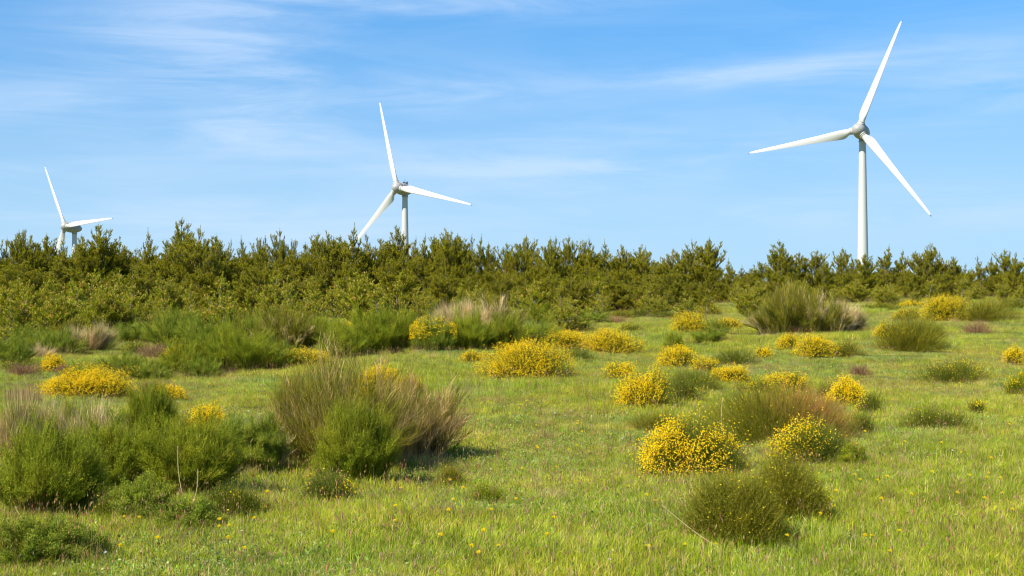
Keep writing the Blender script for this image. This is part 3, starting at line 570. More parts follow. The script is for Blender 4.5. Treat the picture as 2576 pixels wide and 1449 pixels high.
YB, GB, TB, DB = 'yellow flowering bushes', 'green cushion bushes', 'green upright brooms', 'dry beige brooms'
D_ = [
 # px, base, w, h, palette, flower share, flower side, label, group, extras
 (1757,1218,280,138,BG,.50,-.5,'large yellow bush with bare green right side, in front of the brown topped dome',YB,{}),
 (2065,1184,225,106,BG,.34,-.55,'grey green bush with yellow flowers on its left half, below the brown topped dome',YB,{}),
 (1995,1132,430,150,OL,.06,-.3,'widest low dome bush, olive green with a withered red brown top right side',GB,dict(top2=BR)),
 (1868,1394,300,180,OL,.03,0,'dark olive upright bush nearest the camera at lower right',GB,dict(fcol=YG)),
 (1995,1336,215,160,OL,.12,.4,'olive bush speckled with tiny yellow green buds, right behind the nearest dark bush',GB,dict(fcol=YG)),
 (2132,1030,108,66,GR,.85,0,'bright yellow bush touching the right shoulder of the brown topped dome',YB,{}),
 (2195,1052,90,58,GR,.10,-.6,'small green bush tucked right of the bright yellow one by the brown dome',GB,{}),
 (1985,997,135,52,GR,.45,0,'loose yellow bush peeping above the top of the brown topped dome',YB,{}),
 (1622,1042,145,92,BG,.50,-.3,'round green bush dotted with yellow flowers, left of the mat bushes',YB,{}),
 (1722,1022,120,65,BG,.14,.4,'green bush with scattered flowers leaning on the dotted yellow round bush',GB,{}),
 (1566,963,92,42,GR,.55,0,'small yellow bush alone between two large ones in mid meadow',YB,{}),
 (1850,975,105,52,GR,.50,-.3,'yellow bush at the right end of the mid meadow mat',YB,{}),
 (1713,932,118,52,GR,.62,-.7,'yellow bush at the left end of the mid meadow mat, right half green',YB,{}),
 (1852,928,130,48,GR,.0,0,'plain green dome at the back right of the mid meadow mat',GB,{}),
 (1775,942,85,34,GR,.45,-.2,'tiny yellow bush in the middle of the mid meadow mat',YB,{}),
 (1755,990,165,48,GR,.0,0,'flat plain green bush in front of the mid meadow mat',GB,{}),
 (1988,886,68,38,GR,.65,0,'small yellow tuft below the big broom on the right',YB,{}),
 (2062,908,105,54,GR,.80,-.2,'golden bush with arched top left of the olive dome',YB,{}),
 (2135,903,92,44,OL,.28,.2,'olive bush with a few orange flowers joined to the golden arched bush',YB,{}),
 (1925,906,42,24,GR,.4,0,'tiny sparse yellow bush between the broom and the meadow mat',YB,{}),
 (2305,892,205,86,OL,.10,-.5,'large olive dome bush in the right meadow with yellow on its left edge',GB,{}),
 (2232,858,70,42,OL,.45,-.2,'golden brown fringe bush at the left edge of the large olive dome',YB,{}),
 (2392,812,135,66,GR,1.0,-.1,'largest solid yellow bush at upper right near the pines',YB,{}),
 (2497,815,155,58,OL,.03,0,'dark olive dome right of the largest solid yellow bush',GB,{}),
 (2290,812,84,32,OL,.42,0,'low golden brown bush left of the largest solid yellow bush',YB,{}),
 (2562,780,95,28,GR,.22,.3,'low green yellow bush at the right edge below the pines',GB,{}),
 (2410,968,180,50,GR,.26,0,'sparse bush with scattered yellow sprigs in the right meadow',YB,{}),
 (2562,928,66,50,GR,.60,0,'yellow bush cut by the right edge of the picture, upper one',YB,{}),
 (2566,1002,76,60,DG,.34,0,'dark bush with yellow sprigs cut by the right edge, lower one',YB,{}),
 (2370,1090,170,52,GR,.16,0,'faint low bush with few yellow sprigs in the right meadow grass',YB,{}),
 (2462,1046,64,34,GR,.30,0,'little yellow tipped sprig bush right of the faint low bush',YB,{}),
 (1738,844,112,48,GR,.75,-.65,'yellow bush at the far middle meadow with a green right half',YB,{}),
 (1838,833,64,26,GR,.60,0,'small far yellow bush just right of the far half green one',YB,{}),
 (1342,966,238,92,BG,.68,-.45,'large yellow bush in the centre with a green right shoulder',YB,{}),
 (1430,888,130,52,GR,.92,0,'solid golden bush behind the large central yellow bush',YB,{}),
 (1537,899,158,58,OL,.78,-.35,'golden bush with a dark right end, right of the solid golden one',YB,{}),
 (1368,884,88,46,BG,.04,0,'pale blue green cushion left of the solid golden bush',GB,{}),
 (1185,917,62,26,OL,.40,0,'tiny sparse orange yellow bush left of the large central one',YB,{}),
 (1592,843,72,24,GR,.30,-.4,'far low bush with yellow left tip above the golden pair',YB,{}),
 (198,1008,228,72,OL,.75,-.5,'large low yellow bush at left with an olive right end',YB,{}),
 (125,943,76,42,GR,.72,-.3,'small round yellow bush at far left above the large low one',YB,{}),
 (38,943,115,38,GR,.14,0,'green cushion at the left edge with few yellow flowers',GB,{}),
 (318,966,88,38,GR,.30,-.1,'dark green bush with a yellow top edge right of the large low one',YB,{}),
 (420,1013,98,34,GR,.66,0,'flat bright yellow bush alone right of the large low one',YB,{}),
 (750,932,185,48,GR,.62,-.2,'long low yellow bush at the foot of the green brooms',YB,dict(elong=.5)),
 (436,890,145,36,GR,.35,.2,'long yellow green bush left of the large green broom',YB,dict(fcol=YG)),
 (450,913,78,32,GR,.75,0,'small yellow bush half hidden at the left foot of the large green broom',YB,{}),
 (330,897,92,34,GR,.25,0,'yellow green mound between dry broom and brown heather',GB,dict(fcol=YG)),
 (513,1102,112,66,GR,.95,-.2,'yellow bush top showing above the foreground green brooms',YB,{}),
 (955,1012,135,76,GR,.80,-.4,'yellow bush seen behind the large brown broom',YB,{}),
 (1025,1000,95,52,BR,.25,-.2,'olive brown bush behind the right side of the large brown broom',GB,{}),
 (812,1282,155,82,BG,.26,.1,'small bush with upright yellow sprigs in front of the large brown broom',YB,{}),
 (268,1328,132,76,GR,.10,.1,'small foreground bush with few yellow flowers at lower left',YB,{}),
 (575,1322,178,76,GR,.08,0,'thin foreground bush with scattered orange yellow flowers',YB,{}),
 (1228,1279,108,48,DG,.0,0,'small dark blue green tuft alone in the foreground grass',GB,{}),
 (1130,1240,100,56,OL,.10,0,'wispy olive tuft just above the small dark green tuft',GB,{}),
 (875,838,110,26,GR,.45,0,'low yellow strip of bush behind the middle green brooms',YB,{}),
 (1450,838,100,36,GR,.20,.1,'green mound behind the solid golden bush',GB,{}),
 (1563,804,74,22,OL,.03,0,'small far olive mound below the pines, left one of a pair',GB,{}),
 (1612,802,60,22,GR,.10,0,'small far green mound below the pines, right one of a pair',GB,{}),
 (1672,806,78,20,GR,.02,0,'flat far green mound just above the far half green yellow bush',GB,{}),
 (1790,796,70,26,GR,.40,-.2,'far yellow green bush at the foot of the pines left of the round young pine',YB,{}),
 (2300,776,66,14,GR,.55,0,'thin far yellow bush strip at the pine edge on the right',YB,{}),
 (262,1000,125,52,OL,.22,.1,'olive shoulder bush at the right end of the large low yellow bush',GB,{}),
 (1915,1003,120,42,GR,.26,0,'yellow green mound at the upper left of the brown topped dome',YB,{}),
 (1450,912,95,36,BG,.04,0,'green cushion below the solid golden bush',GB,{}),
 (2345,852,120,36,GR,.12,0,'low green mound between the olive dome and the largest yellow bush',GB,{}),
 (2175,1100,80,50,GR,.02,0,'green foot of shrub below the right end of the brown topped dome',GB,{}),
 (1660,1000,110,50,BG,.10,-.2,'dark green cushion behind the dotted yellow round bush',GB,{}),
 (235,952,95,34,GR,.10,0,'low green cushion behind the large low yellow bush',GB,{}),
 (525,912,105,30,GR,.30,0,'low yellow green cushion at the left edge of the large dense broom',YB,{}),
 (2225,782,100,18,GR,.30,0,'thin green and yellow strip of cushions right of the big right broom',YB,{}),
 (1810,846,85,36,GR,.03,0,'green half cushion right of the far half green yellow bush',GB,{}),
 (2085,1012,80,44,GR,.05,0,'dark green cushion left of the bright yellow bush by the brown dome',GB,{}),
 (1300,905,80,32,BG,.10,0,'faint green cushion up left of the large central yellow bush',GB,{}),
 (385,907,104,28,RD,.0,0,'wide red brown heather mat between yellow bushes at left','x',{}),
 (48,951,68,25,RD,.0,0,'round red brown heather mat in front of the left edge cushion','x',{}),
 (378,992,96,26,RD,.0,0,'red brown heather mat above the flat bright yellow bush','x',{}),
 (158,944,56,18,RD,.0,0,'small brown heather mat right of the small round yellow bush','x',{}),
 (48,1014,84,22,RD,.0,0,'purplish heather mat left of the large low yellow bush','x',{}),
 (300,998,70,18,RD,.0,0,'thin brown heather mat at the right end of the large low yellow bush','x',{}),
 (2470,842,74,26,RD,.0,0,'wispy red brown heather tuft below the dark olive dome at right','x',{}),
 (1540,812,84,13,RD,.0,0,'far reddish heather mat at the top of the meadow','x',{}),
 (2165,950,50,20,RD,.0,0,'small brown heather tuft in the meadow below the golden arched bush','x',{}),
 (1660,1088,190,40,OL,.0,0,'low brownish olive heath patch above the large yellow foreground bush',GB,{}),
]
for i, (px, b_, w_, h_, pal, fl, sd_, lab, grp, ex) in enumerate(D_):
    if grp == 'x': dome_bush(500 + i, px, b_ + 3, w_ * 1.2, h_ * 1.35, pal, fl, sd_, lab, 'heather_mat', 'heather', 'red brown heather mats', **ex)
    else: dome_bush(500 + i, px, b_, w_, h_, pal, fl, sd_, lab, group=grp, **ex)
T_ = [
 # px, base, w, h, palette, label, extras
 (855,1200,380,255,OL,'largest foreground broom, brown olive switches rising left of centre',dict(pal2=TN,p2=.25,dens=1.7,leafy=1.3,elong=.9)),
 (1035,1168,260,195,OL,'dry beige broom leaning right against the large brown broom',dict(pal2=TN,p2=.6,dens=1.8,leafy=.8,spread=1.05)),
 (890,1240,200,190,DG,'fresh dark green broom in front of the large brown broom',dict(dens=.85,leafy=1.3,pal2=OL,p2=.35)),
 (740,1180,150,170,OL,'thin olive brown broom at the left side of the large brown broom',dict(pal2=TN,p2=.3,leafy=1,dens=1.4)),
 (455,1265,260,180,DG,'bushy green broom in the foreground left of the brown broom',dict(pal2=OL,p2=.15,dens=1.2,leafy=1.8)),
 (590,1208,170,125,GR,'soft green broom joined to the left of the brown broom',dict(dens=1.1,leafy=1.5)),
 (95,1320,280,215,DG,'big leafy green broom at the left edge of the foreground',dict(pal2=OL,p2=.2,dens=1.2,leafy=1.8)),
 (270,1258,230,165,DG,'leafy green broom between the left edge broom and the bushy one',dict(pal2=OL,p2=.2,dens=1.2,leafy=1.8)),
 (365,1150,130,150,DG,'upright dark broom rising behind the foreground green brooms',dict(leafy=1.0)),
 (60,1442,250,105,GR,'low green broom in the bottom left corner',dict(dens=.7,leafy=1.0,pal2=OL,p2=.3)),
 (470,1352,150,66,GR,'little green broom sprouting below the tall pale stalk',dict(leafy=1.2)),
 (35,1190,110,185,DR,'blond dry grassy tuft at the left edge of the foreground',dict(dens=.8,leafy=0,spread=.8,pal2=GR,p2=.22)),
 (120,1180,110,150,DR,'blond dry tuft second from the left edge in the foreground',dict(dens=.8,leafy=0,spread=.8,pal2=GR,p2=.22)),
 (215,1185,150,160,DR,'widest blond dry tuft behind the leafy foreground brooms',dict(dens=.9,leafy=0,spread=1.0,droop=.5,pal2=GR,p2=.22)),
 (575,945,285,115,DG,'large dense green broom left of centre in the mid distance',dict(dens=1.4,leafy=1.2)),
 (445,952,130,70,DG,'green broom at the left foot of the large dense one',dict(leafy=1.2)),
 (715,885,180,92,OL,'olive broom rising behind the right side of the large dense green one',dict(pal2=DR,p2=.12)),
 (945,898,240,102,DG,'wide green broom in mid distance left of the yellow upright bush',dict(dens=1.4,leafy=1.2)),
 (855,908,120,72,DG,'smaller green broom at the left of the wide mid distance one',dict(leafy=1.2)),
 (1175,888,125,88,DG,'dark green broom just right of the yellow upright bush',dict(dens=1.4,leafy=1.3)),
 (1272,885,160,82,DG,'dark green broom below the pale dry broom tops',dict(dens=1.3,leafy=1.2,pal2=OL,p2=.3)),
 (1160,858,170,106,DR,'pale dry broom with tall beige switches in the picture centre',dict(dens=1.3,leafy=0,spread=.95,pal2=GR,p2=.22)),
 (1255,845,150,78,OL,'olive and beige broom right of the pale dry broom',dict(pal2=DR,p2=.45)),
 (1340,818,110,44,DG,'far green broom between pale dry broom and lone young pine',{}),
 (425,885,140,88,GR,'green broom among young pines left of the large dense one',dict(leafy=1.2)),
 (215,895,165,86,DR,'dry grey beige broom among the young pines at left',dict(dens=1.2,leafy=0,pal2=GR,p2=.2)),
 (128,905,160,66,GR,'green broom left of the grey beige dry one',{}),
 (88,908,90,38,DR,'low grey beige dry broom near the left edge',dict(leafy=0)),
 (20,925,120,60,GR,'green broom at the left edge above the cushions',{}),
 (300,950,170,52,GR,'low loose green broom above the large low yellow bush',{}),
 (365,965,120,42,GR,'low grassy broom below the brown heather mat',{}),
 (1985,850,205,112,OL,'big olive green broom on the right, left half of the clump',dict(dens=1.3,pal2=DR,p2=.06)),
 (2075,848,190,100,OL,'olive broom forming the right half of the big right clump',dict(dens=1.1,pal2=DR,p2=.3,side=.3)),
 (2140,842,105,78,DR,'dry beige broom at the right end of the big right clump',dict(leafy=0,pal2=OL,p2=.2,droop=.2)),
 (2005,815,80,82,DR,'grey beige dry tips behind the top of the big right clump',dict(leafy=0)),
 (1697,888,48,38,DG,'small upright green tuft below the far half green yellow bush',{}),
 (810,870,110,60,GR,'green broom in the gap between the olive and wide green ones',{}),
 (640,850,120,50,GR,'green broom behind the large dense one near the young pines',{}),
 (1040,800,120,45,GR,'far green broom above the wide mid distance one',{}),
 (2150,1180,60,45,DG,'dark leafy weed between the right foreground bushes',dict(leafy=2)),
 (180,1160,210,110,OL,'olive green broom between the blond dry tufts in the foreground',dict(pal2=DR,p2=.3,dens=1.2)),
 (350,1330,170,95,GR,'loose low green broom below the leafy foreground brooms',dict(leafy=1.5,dens=.8)),
 (665,1200,120,110,GR,'low green broom filling the gap left of the large brown broom',dict(leafy=1.3,pal2=DR,p2=.15)),
 (160,1420,190,80,GR,'low spreading green broom right of the bottom left corner one',dict(leafy=1.3,dens=.8)),
 (700,935,130,60,GR,'small green broom overlapping the right foot of the large dense one',{}),
 (505,885,150,70,GR,'green broom behind the left shoulder of the large dense one',{}),
 (600,868,150,62,OL,'yellow olive broom behind the top of the large dense one',dict(pal2=GR,p2=.4)),
 (780,880,130,66,DG,'dark broom between the olive one and the wide mid distance one',{}),
 (1015,893,110,90,DG,'dark broom at the left side of the yellow upright bush',{}),
 (330,868,120,50,GR,'faint green broom above the yellow green mound',{}),
 (170,868,140,50,OL,'olive broom above the left green brooms near the pines',{}),
 (60,885,150,55,GR,'green broom under the leftmost pines',{}),
 (1360,870,120,52,GR,'green broom right of the dark pair by the blue green cushion',{}),
 (1480,815,110,30,GR,'far low green broom right of the lone young pine',{}),
 (200,965,120,38,GR,'low green broom above the top of the large low yellow bush',{}),
 (495,958,110,46,GR,'grassy green broom in front of the large dense one',{}),
 (1790,868,90,36,GR,'small green broom right of the far half green yellow bush',{}),
 (590,1190,50,60,DR,'small dry stalk tuft at the foot of the soft green broom',dict(leafy=0,dens=.4)),
]
for i, (px, b_, w_, h_, pal, lab, ex) in enumerate(T_):
    tall_broom(900 + i, px, b_, w_, h_, pal, lab, group=DB if pal is DR else TB, **ex)
# the upright yellow one: broom switches with blossom
r_ = tall_broom(880, 1088, 892, 100, 80, GR, 'upright yellow flowering broom between the mid distance green brooms', group=YB, leafy=.6)
def add_blossom(root, seed, n, W, D, H, fs):
    rng = np.random.default_rng(seed); a = rng.uniform(0, 6.28, n); r = rng.uniform(0, 1, n) ** .5; lf = lumps(rng, 5)
    P = np.stack([r * np.cos(a) * W / 2, r * np.sin(a) * D / 2, H * (rng.uniform(.35, 1, n) ** .7) * (1 - .3 * r ** 2)], -1)
    P = P[lf(P * np.array([3, 3, 3.])) > -.15 - .3 * rng.random(n)]
    g = Geo(); blobs(g, P, rng.normal(size=P.shape), fs, fs * .46, mixcol(rng, len(P), YE, .14)); tag(link('blossom', g.mesh('blossom', [M_petal]), root), kind='stuff')
add_blossom(r_, 5, 2000, 1.0, .7, .80, .018)

# ------------------------------------------------------------------ single stalks and flowers
def stalk(px, base, tx, ty, label, col=(.50, .40, .2)):
    x, y, z = on_ground(px, base); p = at_depth(tx, ty, y + .05); q = np.linspace(0, 1, 9)[:, None]
    C = np.array([x, y, z]) * (1 - q) + p * q; C[:, 0] += .03 * np.sin(q[:, 0] * 3.1) * (1 if tx > px else -1); C -= np.array([x, y, z])
    g = Geo(); tube(g, C, np.linspace(.0035, .0022, 9), col, 5)
    rng = np.random.default_rng(int(px)); hd = C[-1] + rng.normal(0, .003, (40, 3)) - (C[-1] - C[-2]) * rng.uniform(0, .9, (40, 1))
    specks(g, hd, .008, np.tile(col, (40, 1)) * rng.uniform(.7, 1.2, (40, 1)), rng)
    o = link('grass_stalk', g.mesh('grass_stalk', [M_dry])); o.location = (x, y, z); tag(o, label, 'grass stalk', 'tall pale grass stalks')
for a_ in [(474,1290,448,1122,'tallest pale grass stalk bending left in front of the foreground brooms'),
           (470,1300,497,1180,'thin pale stalk leaning right beside the tallest stalk'),
           (457,1305,455,1225,'short straight stalk at the left foot of the tallest stalk'),
           (343,1160,340,1102,'grey bare stick upright among the left brooms'),
           (1870,1420,1665,1270,'long fallen straw leaning left across the nearest olive bush'),
           (1858,1360,1842,1222,'pale upright stalk in front of the nearest olive bush'),
           (1825,1135,1818,1000,'thin stalk rising at the left of the brown topped dome'),
           (2012,1220,2000,1165,'short pale stalk behind the nearest olive bush'),
           (2385,880,2378,840,'pale stalk in front of the large olive dome, left one'),
           (2392,878,2398,846,'pale stalk in front of the large olive dome, right one'),
           (2490,1120,2470,1062,'pale stalk leaning left in the right meadow'),
           (930,1030,926,880,'brown seed stalk standing above the large brown broom'),
           (100,1345,40,1275,'pale straw with a round seed head at lower left')]:
    stalk(*a_)
def dandelion_meshes(col, R, hgt):
    rng = np.random.default_rng(3); g = Geo(); n = 46; a = np.arange(n) * 2.4; e = np.linspace(.1, 1.35, n)
    d = np.stack([np.cos(a) * np.sin(e), np.sin(a) * np.sin(e), np.cos(e) * .7 + .1], -1); c0 = np.tile([[0, 0, hgt - R * .3]], (n, 1))
    C = np.stack([c0, c0 + d * R * .6, c0 + d * R], 1); ribbons(g, C, R * .3, mixcol(rng, n, [col], .1), rng)
    s = Geo(); tube(s, [[0, 0, -.01], [.004, .002, hgt * .5], [0, 0, hgt - R * .3]], [.002, .0018, .0018], (.14, .17, .04), 5)
    return g.mesh('petal_head', [M_flower]), s.mesh('flower_stem', [M_twig])
def flowers(name, cat, col, R, hgt, pts, lab, grp, seed):
    hm, sm = dandelion_meshes(col, R, hgt); rng = np.random.default_rng(seed)
    for px, py in pts:
        x, y, z = on_ground(px, py + 8); s = rng.uniform(.8, 1.15)
        r = empty(name, (x, y, z), rng.uniform(0, 6), (s, s, rng.uniform(.85, 1.25))); r.rotation_euler = (rng.uniform(.05, .4), rng.uniform(-.2, .2), 0)
        tag(r, lab(px, py), cat, grp); link('petal_head', hm, r); link('flower_stem', sm, r)
DAN = [(639,1230),(676,1273),(716,1260),(209,1240),(562,1371),(577,1405),(612,1415),(461,1043),(190,1036),(523,979),(344,967),(1053,1253),(1010,1264),(1146,1281),(1173,1263),(1137,1328),(1229,1322),(1317,1202),(1401,1199),(1388,1227),(1348,1148),(1431,1157),(1457,1078),(1451,1073),(1534,1116),(1583,1254),(1306,1032),(1224,1027),(1212,1029),(1143,1009),(1107,1049),(1329,1023),(1348,1094),(1620,1424),(1215,1442),(1385,1391),(1229,1146),(1259,1409),(1157,953),(1216,959),(2101,1269),(2091,1291),(2158,1230),(2202,1245),(2228,1228),(2410,1164),(2494,1181),(2479,1213),(2443,1223),(2514,1231),(2264,1370),(2547,1319),(2526,1266),(1792,1409),(2175,1104),(2236,1038),(2242,1015),(2261,1004),(2358,1017),(2413,977),(1704,998),(2017,975),(2367,1136),(2282,1007),(2335,1216),(1310,1050),(1880,1120)]
rd = np.random.default_rng(77)
while len(DAN) < 150:
    q = (float(rd.uniform(0, 2576)), float(845 + 590 * rd.random() ** 1.2))
    if q[0] > 1000 or 960 < q[1] < 1000 or q[1] > 1330: DAN.append(q)
def fl_area(px, py):
    a = 'at lower left' if px < 860 and py > 1100 else 'in the left meadow' if px < 860 else 'in the middle foreground grass' if px < 1700 and py > 1100 else 'in the centre meadow' if px < 1700 else 'at lower right' if py > 1100 else 'in the upper right meadow'
    return a
flowers('dandelion_flower', 'flower', (.88, .70, .015), .021, .13, DAN, lambda x, y: 'single open yellow dandelion head in the grass ' + fl_area(x, y), 'yellow dandelions in the meadow', 7)
WH = [(1255,1031),(1268,1033),(1299,1068),(1310,1053),(1399,1050),(1437,1043),(1491,1056),(1335,1109),(1567,1124),(535,1132),(59,1432),(275,1426),(610,1364),(1528,1440),(1646,1028),(1700,960),(2100,1008),(2230,960),(2390,1150),(1240,1200)]
flowers('white_flower', 'flower', (.8, .78, .74), .013, .10, WH, lambda x, y: 'tiny white flower in the grass ' + fl_area(x, y), 'tiny white meadow flowers', 8)
PK = [(2100,900),(2106,902),(2209,891),(2233,889),(2240,891),(2336,867),(2482,878),(2465,869),(2474,869),(1993,920),(1423,950),(1437,948),(1406,984),(1430,952),(2180,893),(2440,880),(2476,874),(1400,986),(1770,1290),(1745,1310)]
flowers('pink_flower', 'flower', (.75, .45, .50), .014, .16, PK, lambda x, y: 'pale pink thrift flower on a thin stem ' + fl_area(x, y), 'pale pink thrift flowers', 9)

# ------------------------------------------------------------------ meadow grass (one stuff object, instanced patches)
def grass_patch(seed, n, hmin, hmax, pal, wd, seedheads=0, herb=0, R=.55, lean=.5):
    rng = np.random.default_rng(seed); g = Geo()
    nt_ = max(3, n // 28); tc_ = rng.uniform(-R, R, (nt_, 2)); tcol = mixcol(rng, nt_, pal, .2); th_ = rng.uniform(.7, 1.25, nt_)
    k = rng.integers(0, nt_, n); P = np.concatenate([tc_[k] + rng.normal(0, .045, (n, 2)), np.full((n, 1), -.015)], 1)
    loose = rng.random(n) < .45; P[loose, :2] = rng.uniform(-R, R, (int(loose.sum()), 2))
    h = rng.uniform(hmin, hmax, n) * th_[k]; a = rng.uniform(0, 6.283, n); l = rng.uniform(.05, lean, n) ** 1.0 * h
    wv = np.array([.18, .05, 0]) * h[:, None]
    dv = np.stack([np.cos(a) * l, np.sin(a) * l, np.zeros(n)], -1) + wv * .3
    M = P + dv * .35 + np.stack([0 * h, 0 * h, h * .6], -1); E = P + dv * 1.25 + np.stack([0 * h, 0 * h, h * rng.uniform(.75, 1, n)], -1)
    c = tcol[k] * .55 + mixcol(rng, n, pal, .25) * .45
    dry = rng.random(n) < .13; c[dry] = mixcol(rng, int(dry.sum()), [(.62, .52, .25), (.50, .40, .18), (.42, .26, .14)], .2)
    ribbons(g, np.stack([P, M, E], 1), wd, c, rng)
    if seedheads:
        m = seedheads; P = np.concatenate([rng.uniform(-R, R, (m, 2)), np.zeros((m, 1))], 1); h = rng.uniform(hmax * .9, hmax * 1.7, m)
        E = P + np.stack([rng.normal(0, .14, m) * h, rng.normal(0, .14, m) * h, h], -1); c = mixcol(rng, m, [(.36, .26, .10), (.30, .15, .08), (.45, .36, .18), (.22, .20, .06)], .2)
        ribbons(g, np.stack([P, (P + E) / 2 + rng.normal(0, .004, (m, 3)), E], 1), .0028, c, rng)
        blobs(g, E, unit(E - P), rng.uniform(.02, .045, m), .0035, mixcol(rng, m, [(.38, .26, .12), (.33, .14, .09), (.48, .38, .2), (.36, .20, .16)], .2))
    if herb:
        m = herb; q = rng.uniform(-R, R, (max(2, m // 12), 2)); kk = rng.integers(0, len(q), m)
        P = np.concatenate([q[kk] + rng.normal(0, .05, (m, 2)), rng.uniform(.01, .06, (m, 1))], 1)
        specks(g, P, rng.uniform(.010, .02, m), mixcol(rng, m, [(.20, .34, .06), (.28, .38, .10), (.14, .26, .04), (.36, .38, .18)], .2), rng, quad=True)
    return g.mesh('grass_patch', [M_grass])
GP = [(.31, .41, .012), (.40, .45, .025), (.16, .25, .010), (.52, .49, .07)]
GL = [(.22, .34, .016), (.29, .39, .022), (.13, .21, .012), (.38, .43, .05)]
GD = [(.42, .43, .07), (.32, .37, .04), (.50, .45, .13), (.24, .30, .03)]
GB_ = [(.20, .31, .04), (.27, .36, .06), (.14, .23, .03)]
DRG = [(.55, .47, .20), (.45, .40, .14), (.40, .30, .14), (.34, .38, .06)]
srcs = bpy.data.collections.new('grass_patches')
for i, (n_, h0, h1, pal, wd, shd, hb, *R_) in enumerate([(2400, .03, .08, GP, .0042, 8, 300), (2400, .03, .085, GP, .0042, 14, 160), (2400, .03, .08, GD, .004, 40, 200),
        (2300, .04, .11, GL, .0045, 5, 140), (2200, .05, .13, GL, .0048, 6, 60), (2200, .05, .13, GP, .0045, 24, 100), (2400, .025, .07, GD, .004, 60, 300), (2200, .03, .09, GB_, .0045, 5, 520), (420, .10, .22, GL, .005, 8, 0, .17), (380, .09, .20, GP, .005, 16, 30, .16), (260, .10, .24, DRG, .0042, 26, 0, .15), (60, .05, .09, GB_, .006, 2, 260, .15)]):
    o = bpy.data.objects.new('patch_%02d' % i, grass_patch(40 + i, n_, h0, h1, pal, wd, shd, hb, *R_)); srcs.objects.link(o)
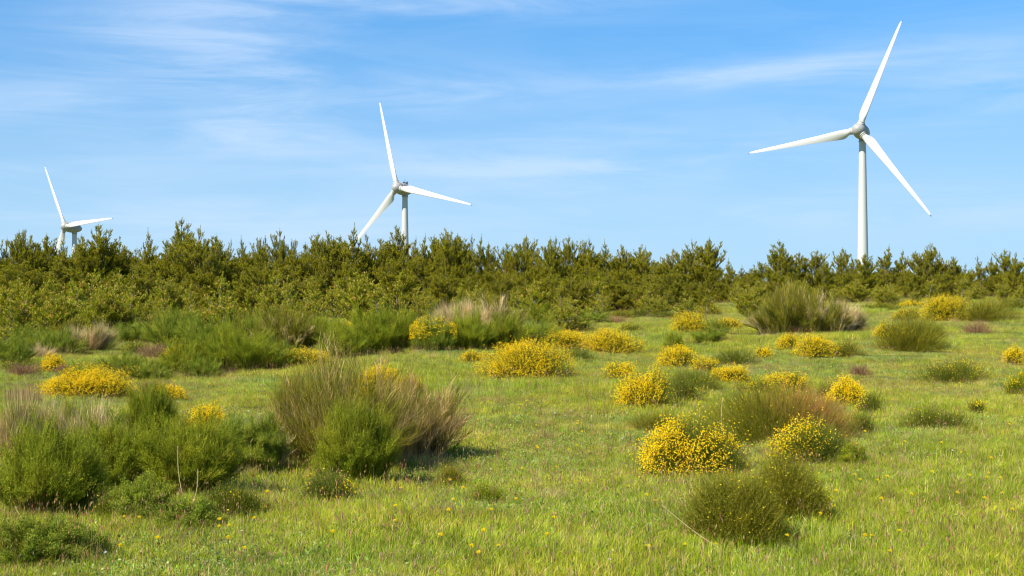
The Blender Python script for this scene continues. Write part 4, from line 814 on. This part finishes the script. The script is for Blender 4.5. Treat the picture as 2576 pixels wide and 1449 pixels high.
def build_grass():
    rng = np.random.default_rng(5); P, idx, rot, scl = [], [], [], []
    y = 5.5
    while y < 64:
        st = .42 if y < 16 else .5 if y < 30 else .62
        hw = y * .40 + 3.0
        xs = np.arange(-hw, hw, st); n = len(xs)
        X = xs + rng.uniform(-.25, .25, n) * 1.0; Y = y + rng.uniform(-.22, .22, n)
        P.append(np.stack([X, Y, ground_z(X, Y)], -1))
        a = np.sin(X * .45 + 1.2 * np.sin(Y * .3)) + np.sin(Y * .52 + X * .2 + 2) + .8 * np.sin(X * 1.3 + Y * .9) + rng.normal(0, .55, n)
        lush = sstep((X - 1.0) / 4) * 1.4 * (Y < 15) + (sstep((-X - .8) / 2) * 1.3 * (Y < 14))
        a = a + lush
        k = np.where(a > 1.5, rng.choice([3, 4, 4, 5], n), np.where(a > .2, rng.choice([0, 1, 3, 5], n), np.where(a > -1.1, rng.choice([0, 1, 2, 7], n), rng.choice([2, 6, 1, 7], n))))
        idx.append(k); rot.append(rng.uniform(0, 6.283, n)); scl.append(rng.uniform(.8, 1.2, n) * (1 + .12 * (a > 1.5)))
        y += st
    for bx, by, bw, hgt in FOOT:          # no turf under the middle of a bush
        for q in range(len(P)):
            if abs(P[q][0, 1] - by - .27 * bw) > bw + 1: continue
            kp = ((P[q][:, 0] - bx) / (.42 * bw)) ** 2 + ((P[q][:, 1] - by - .27 * bw) / (.38 * bw)) ** 2 > 1
            P[q], idx[q], rot[q], scl[q] = P[q][kp], idx[q][kp], rot[q][kp], scl[q][kp]
            if len(P[q]) == 0: raise RuntimeError('empty row')
    def extra(X, Y, k, sc_):
        P.append(np.stack([X, Y, ground_z(X, Y)], -1)); idx.append(k); rot.append(rng.uniform(0, 6.283, len(X))); scl.append(sc_)
    for bx, by, bw, hgt in FOOT:          # longer grass round the foot of every bush
        m = int(4 + bw * 9); a = rng.uniform(0, 6.283, m); q = rng.uniform(.40, .62, m)
        extra(bx + np.cos(a) * q * bw, by + .3 * bw + np.sin(a) * q * bw * .85, rng.choice([8, 8, 9, 10, 11], m), rng.uniform(.35, .75, m) * (hgt / .13))
    m = 3600; Y = 7 + 45 * rng.random(m) ** 1.3; X = rng.uniform(-1, 1, m) * (Y * .40 + 1)
    g_ = np.sin(X * .8 + 2 * np.sin(Y * .4)) + np.sin(Y * .7 - X * .5) + rng.normal(0, .8, m); keep = g_ > .2
    extra(X[keep], Y[keep], rng.choice([8, 8, 9, 10, 11, 11], int(keep.sum())), rng.uniform(.35, .8, int(keep.sum())))
    P = np.concatenate(P).astype(np.float32); idx = np.concatenate(idx).astype(np.int32); rot = np.concatenate(rot); scl = np.concatenate(scl).astype(np.float32)
    me = bpy.data.meshes.new('grass'); me.vertices.add(len(P)); me.vertices.foreach_set('co', P.ravel())
    me.attributes.new('idx', 'INT', 'POINT').data.foreach_set('value', idx)
    me.attributes.new('rot', 'FLOAT_VECTOR', 'POINT').data.foreach_set('vector', np.stack([0 * rot, 0 * rot, rot], -1).astype(np.float32).ravel())
    me.attributes.new('scl', 'FLOAT', 'POINT').data.foreach_set('value', scl)
    me.update(); o = link('grass', me); tag(o, 'short uneven meadow grass with dry blades and seed heads', 'grass', kind='stuff')
    t = bpy.data.node_groups.new('grass_scatter', 'GeometryNodeTree')
    t.interface.new_socket('Geometry', in_out='INPUT', socket_type='NodeSocketGeometry'); t.interface.new_socket('Geometry', in_out='OUTPUT', socket_type='NodeSocketGeometry')
    n = t.nodes.new; l = t.links.new; gi = n('NodeGroupInput'); go = n('NodeGroupOutput'); ip = n('GeometryNodeInstanceOnPoints'); ci = n('GeometryNodeCollectionInfo')
    ci.inputs['Collection'].default_value = srcs; ci.inputs['Separate Children'].default_value = True; ci.inputs['Reset Children'].default_value = True
    def na(nm, ty):
        a = n('GeometryNodeInputNamedAttribute'); a.data_type = ty; a.inputs['Name'].default_value = nm; return a.outputs['Attribute']
    ip.inputs['Pick Instance'].default_value = True
    e2r = n('FunctionNodeEulerToRotation'); l(na('rot', 'FLOAT_VECTOR'), e2r.inputs[0])
    l(gi.outputs[0], ip.inputs['Points']); l(ci.outputs[0], ip.inputs['Instance']); l(na('idx', 'INT'), ip.inputs['Instance Index'])
    l(e2r.outputs[0], ip.inputs['Rotation']); l(na('scl', 'FLOAT'), ip.inputs['Scale']); l(ip.outputs[0], go.inputs[0])
    md = o.modifiers.new('scatter', 'NODES'); md.node_group = t
build_grass()
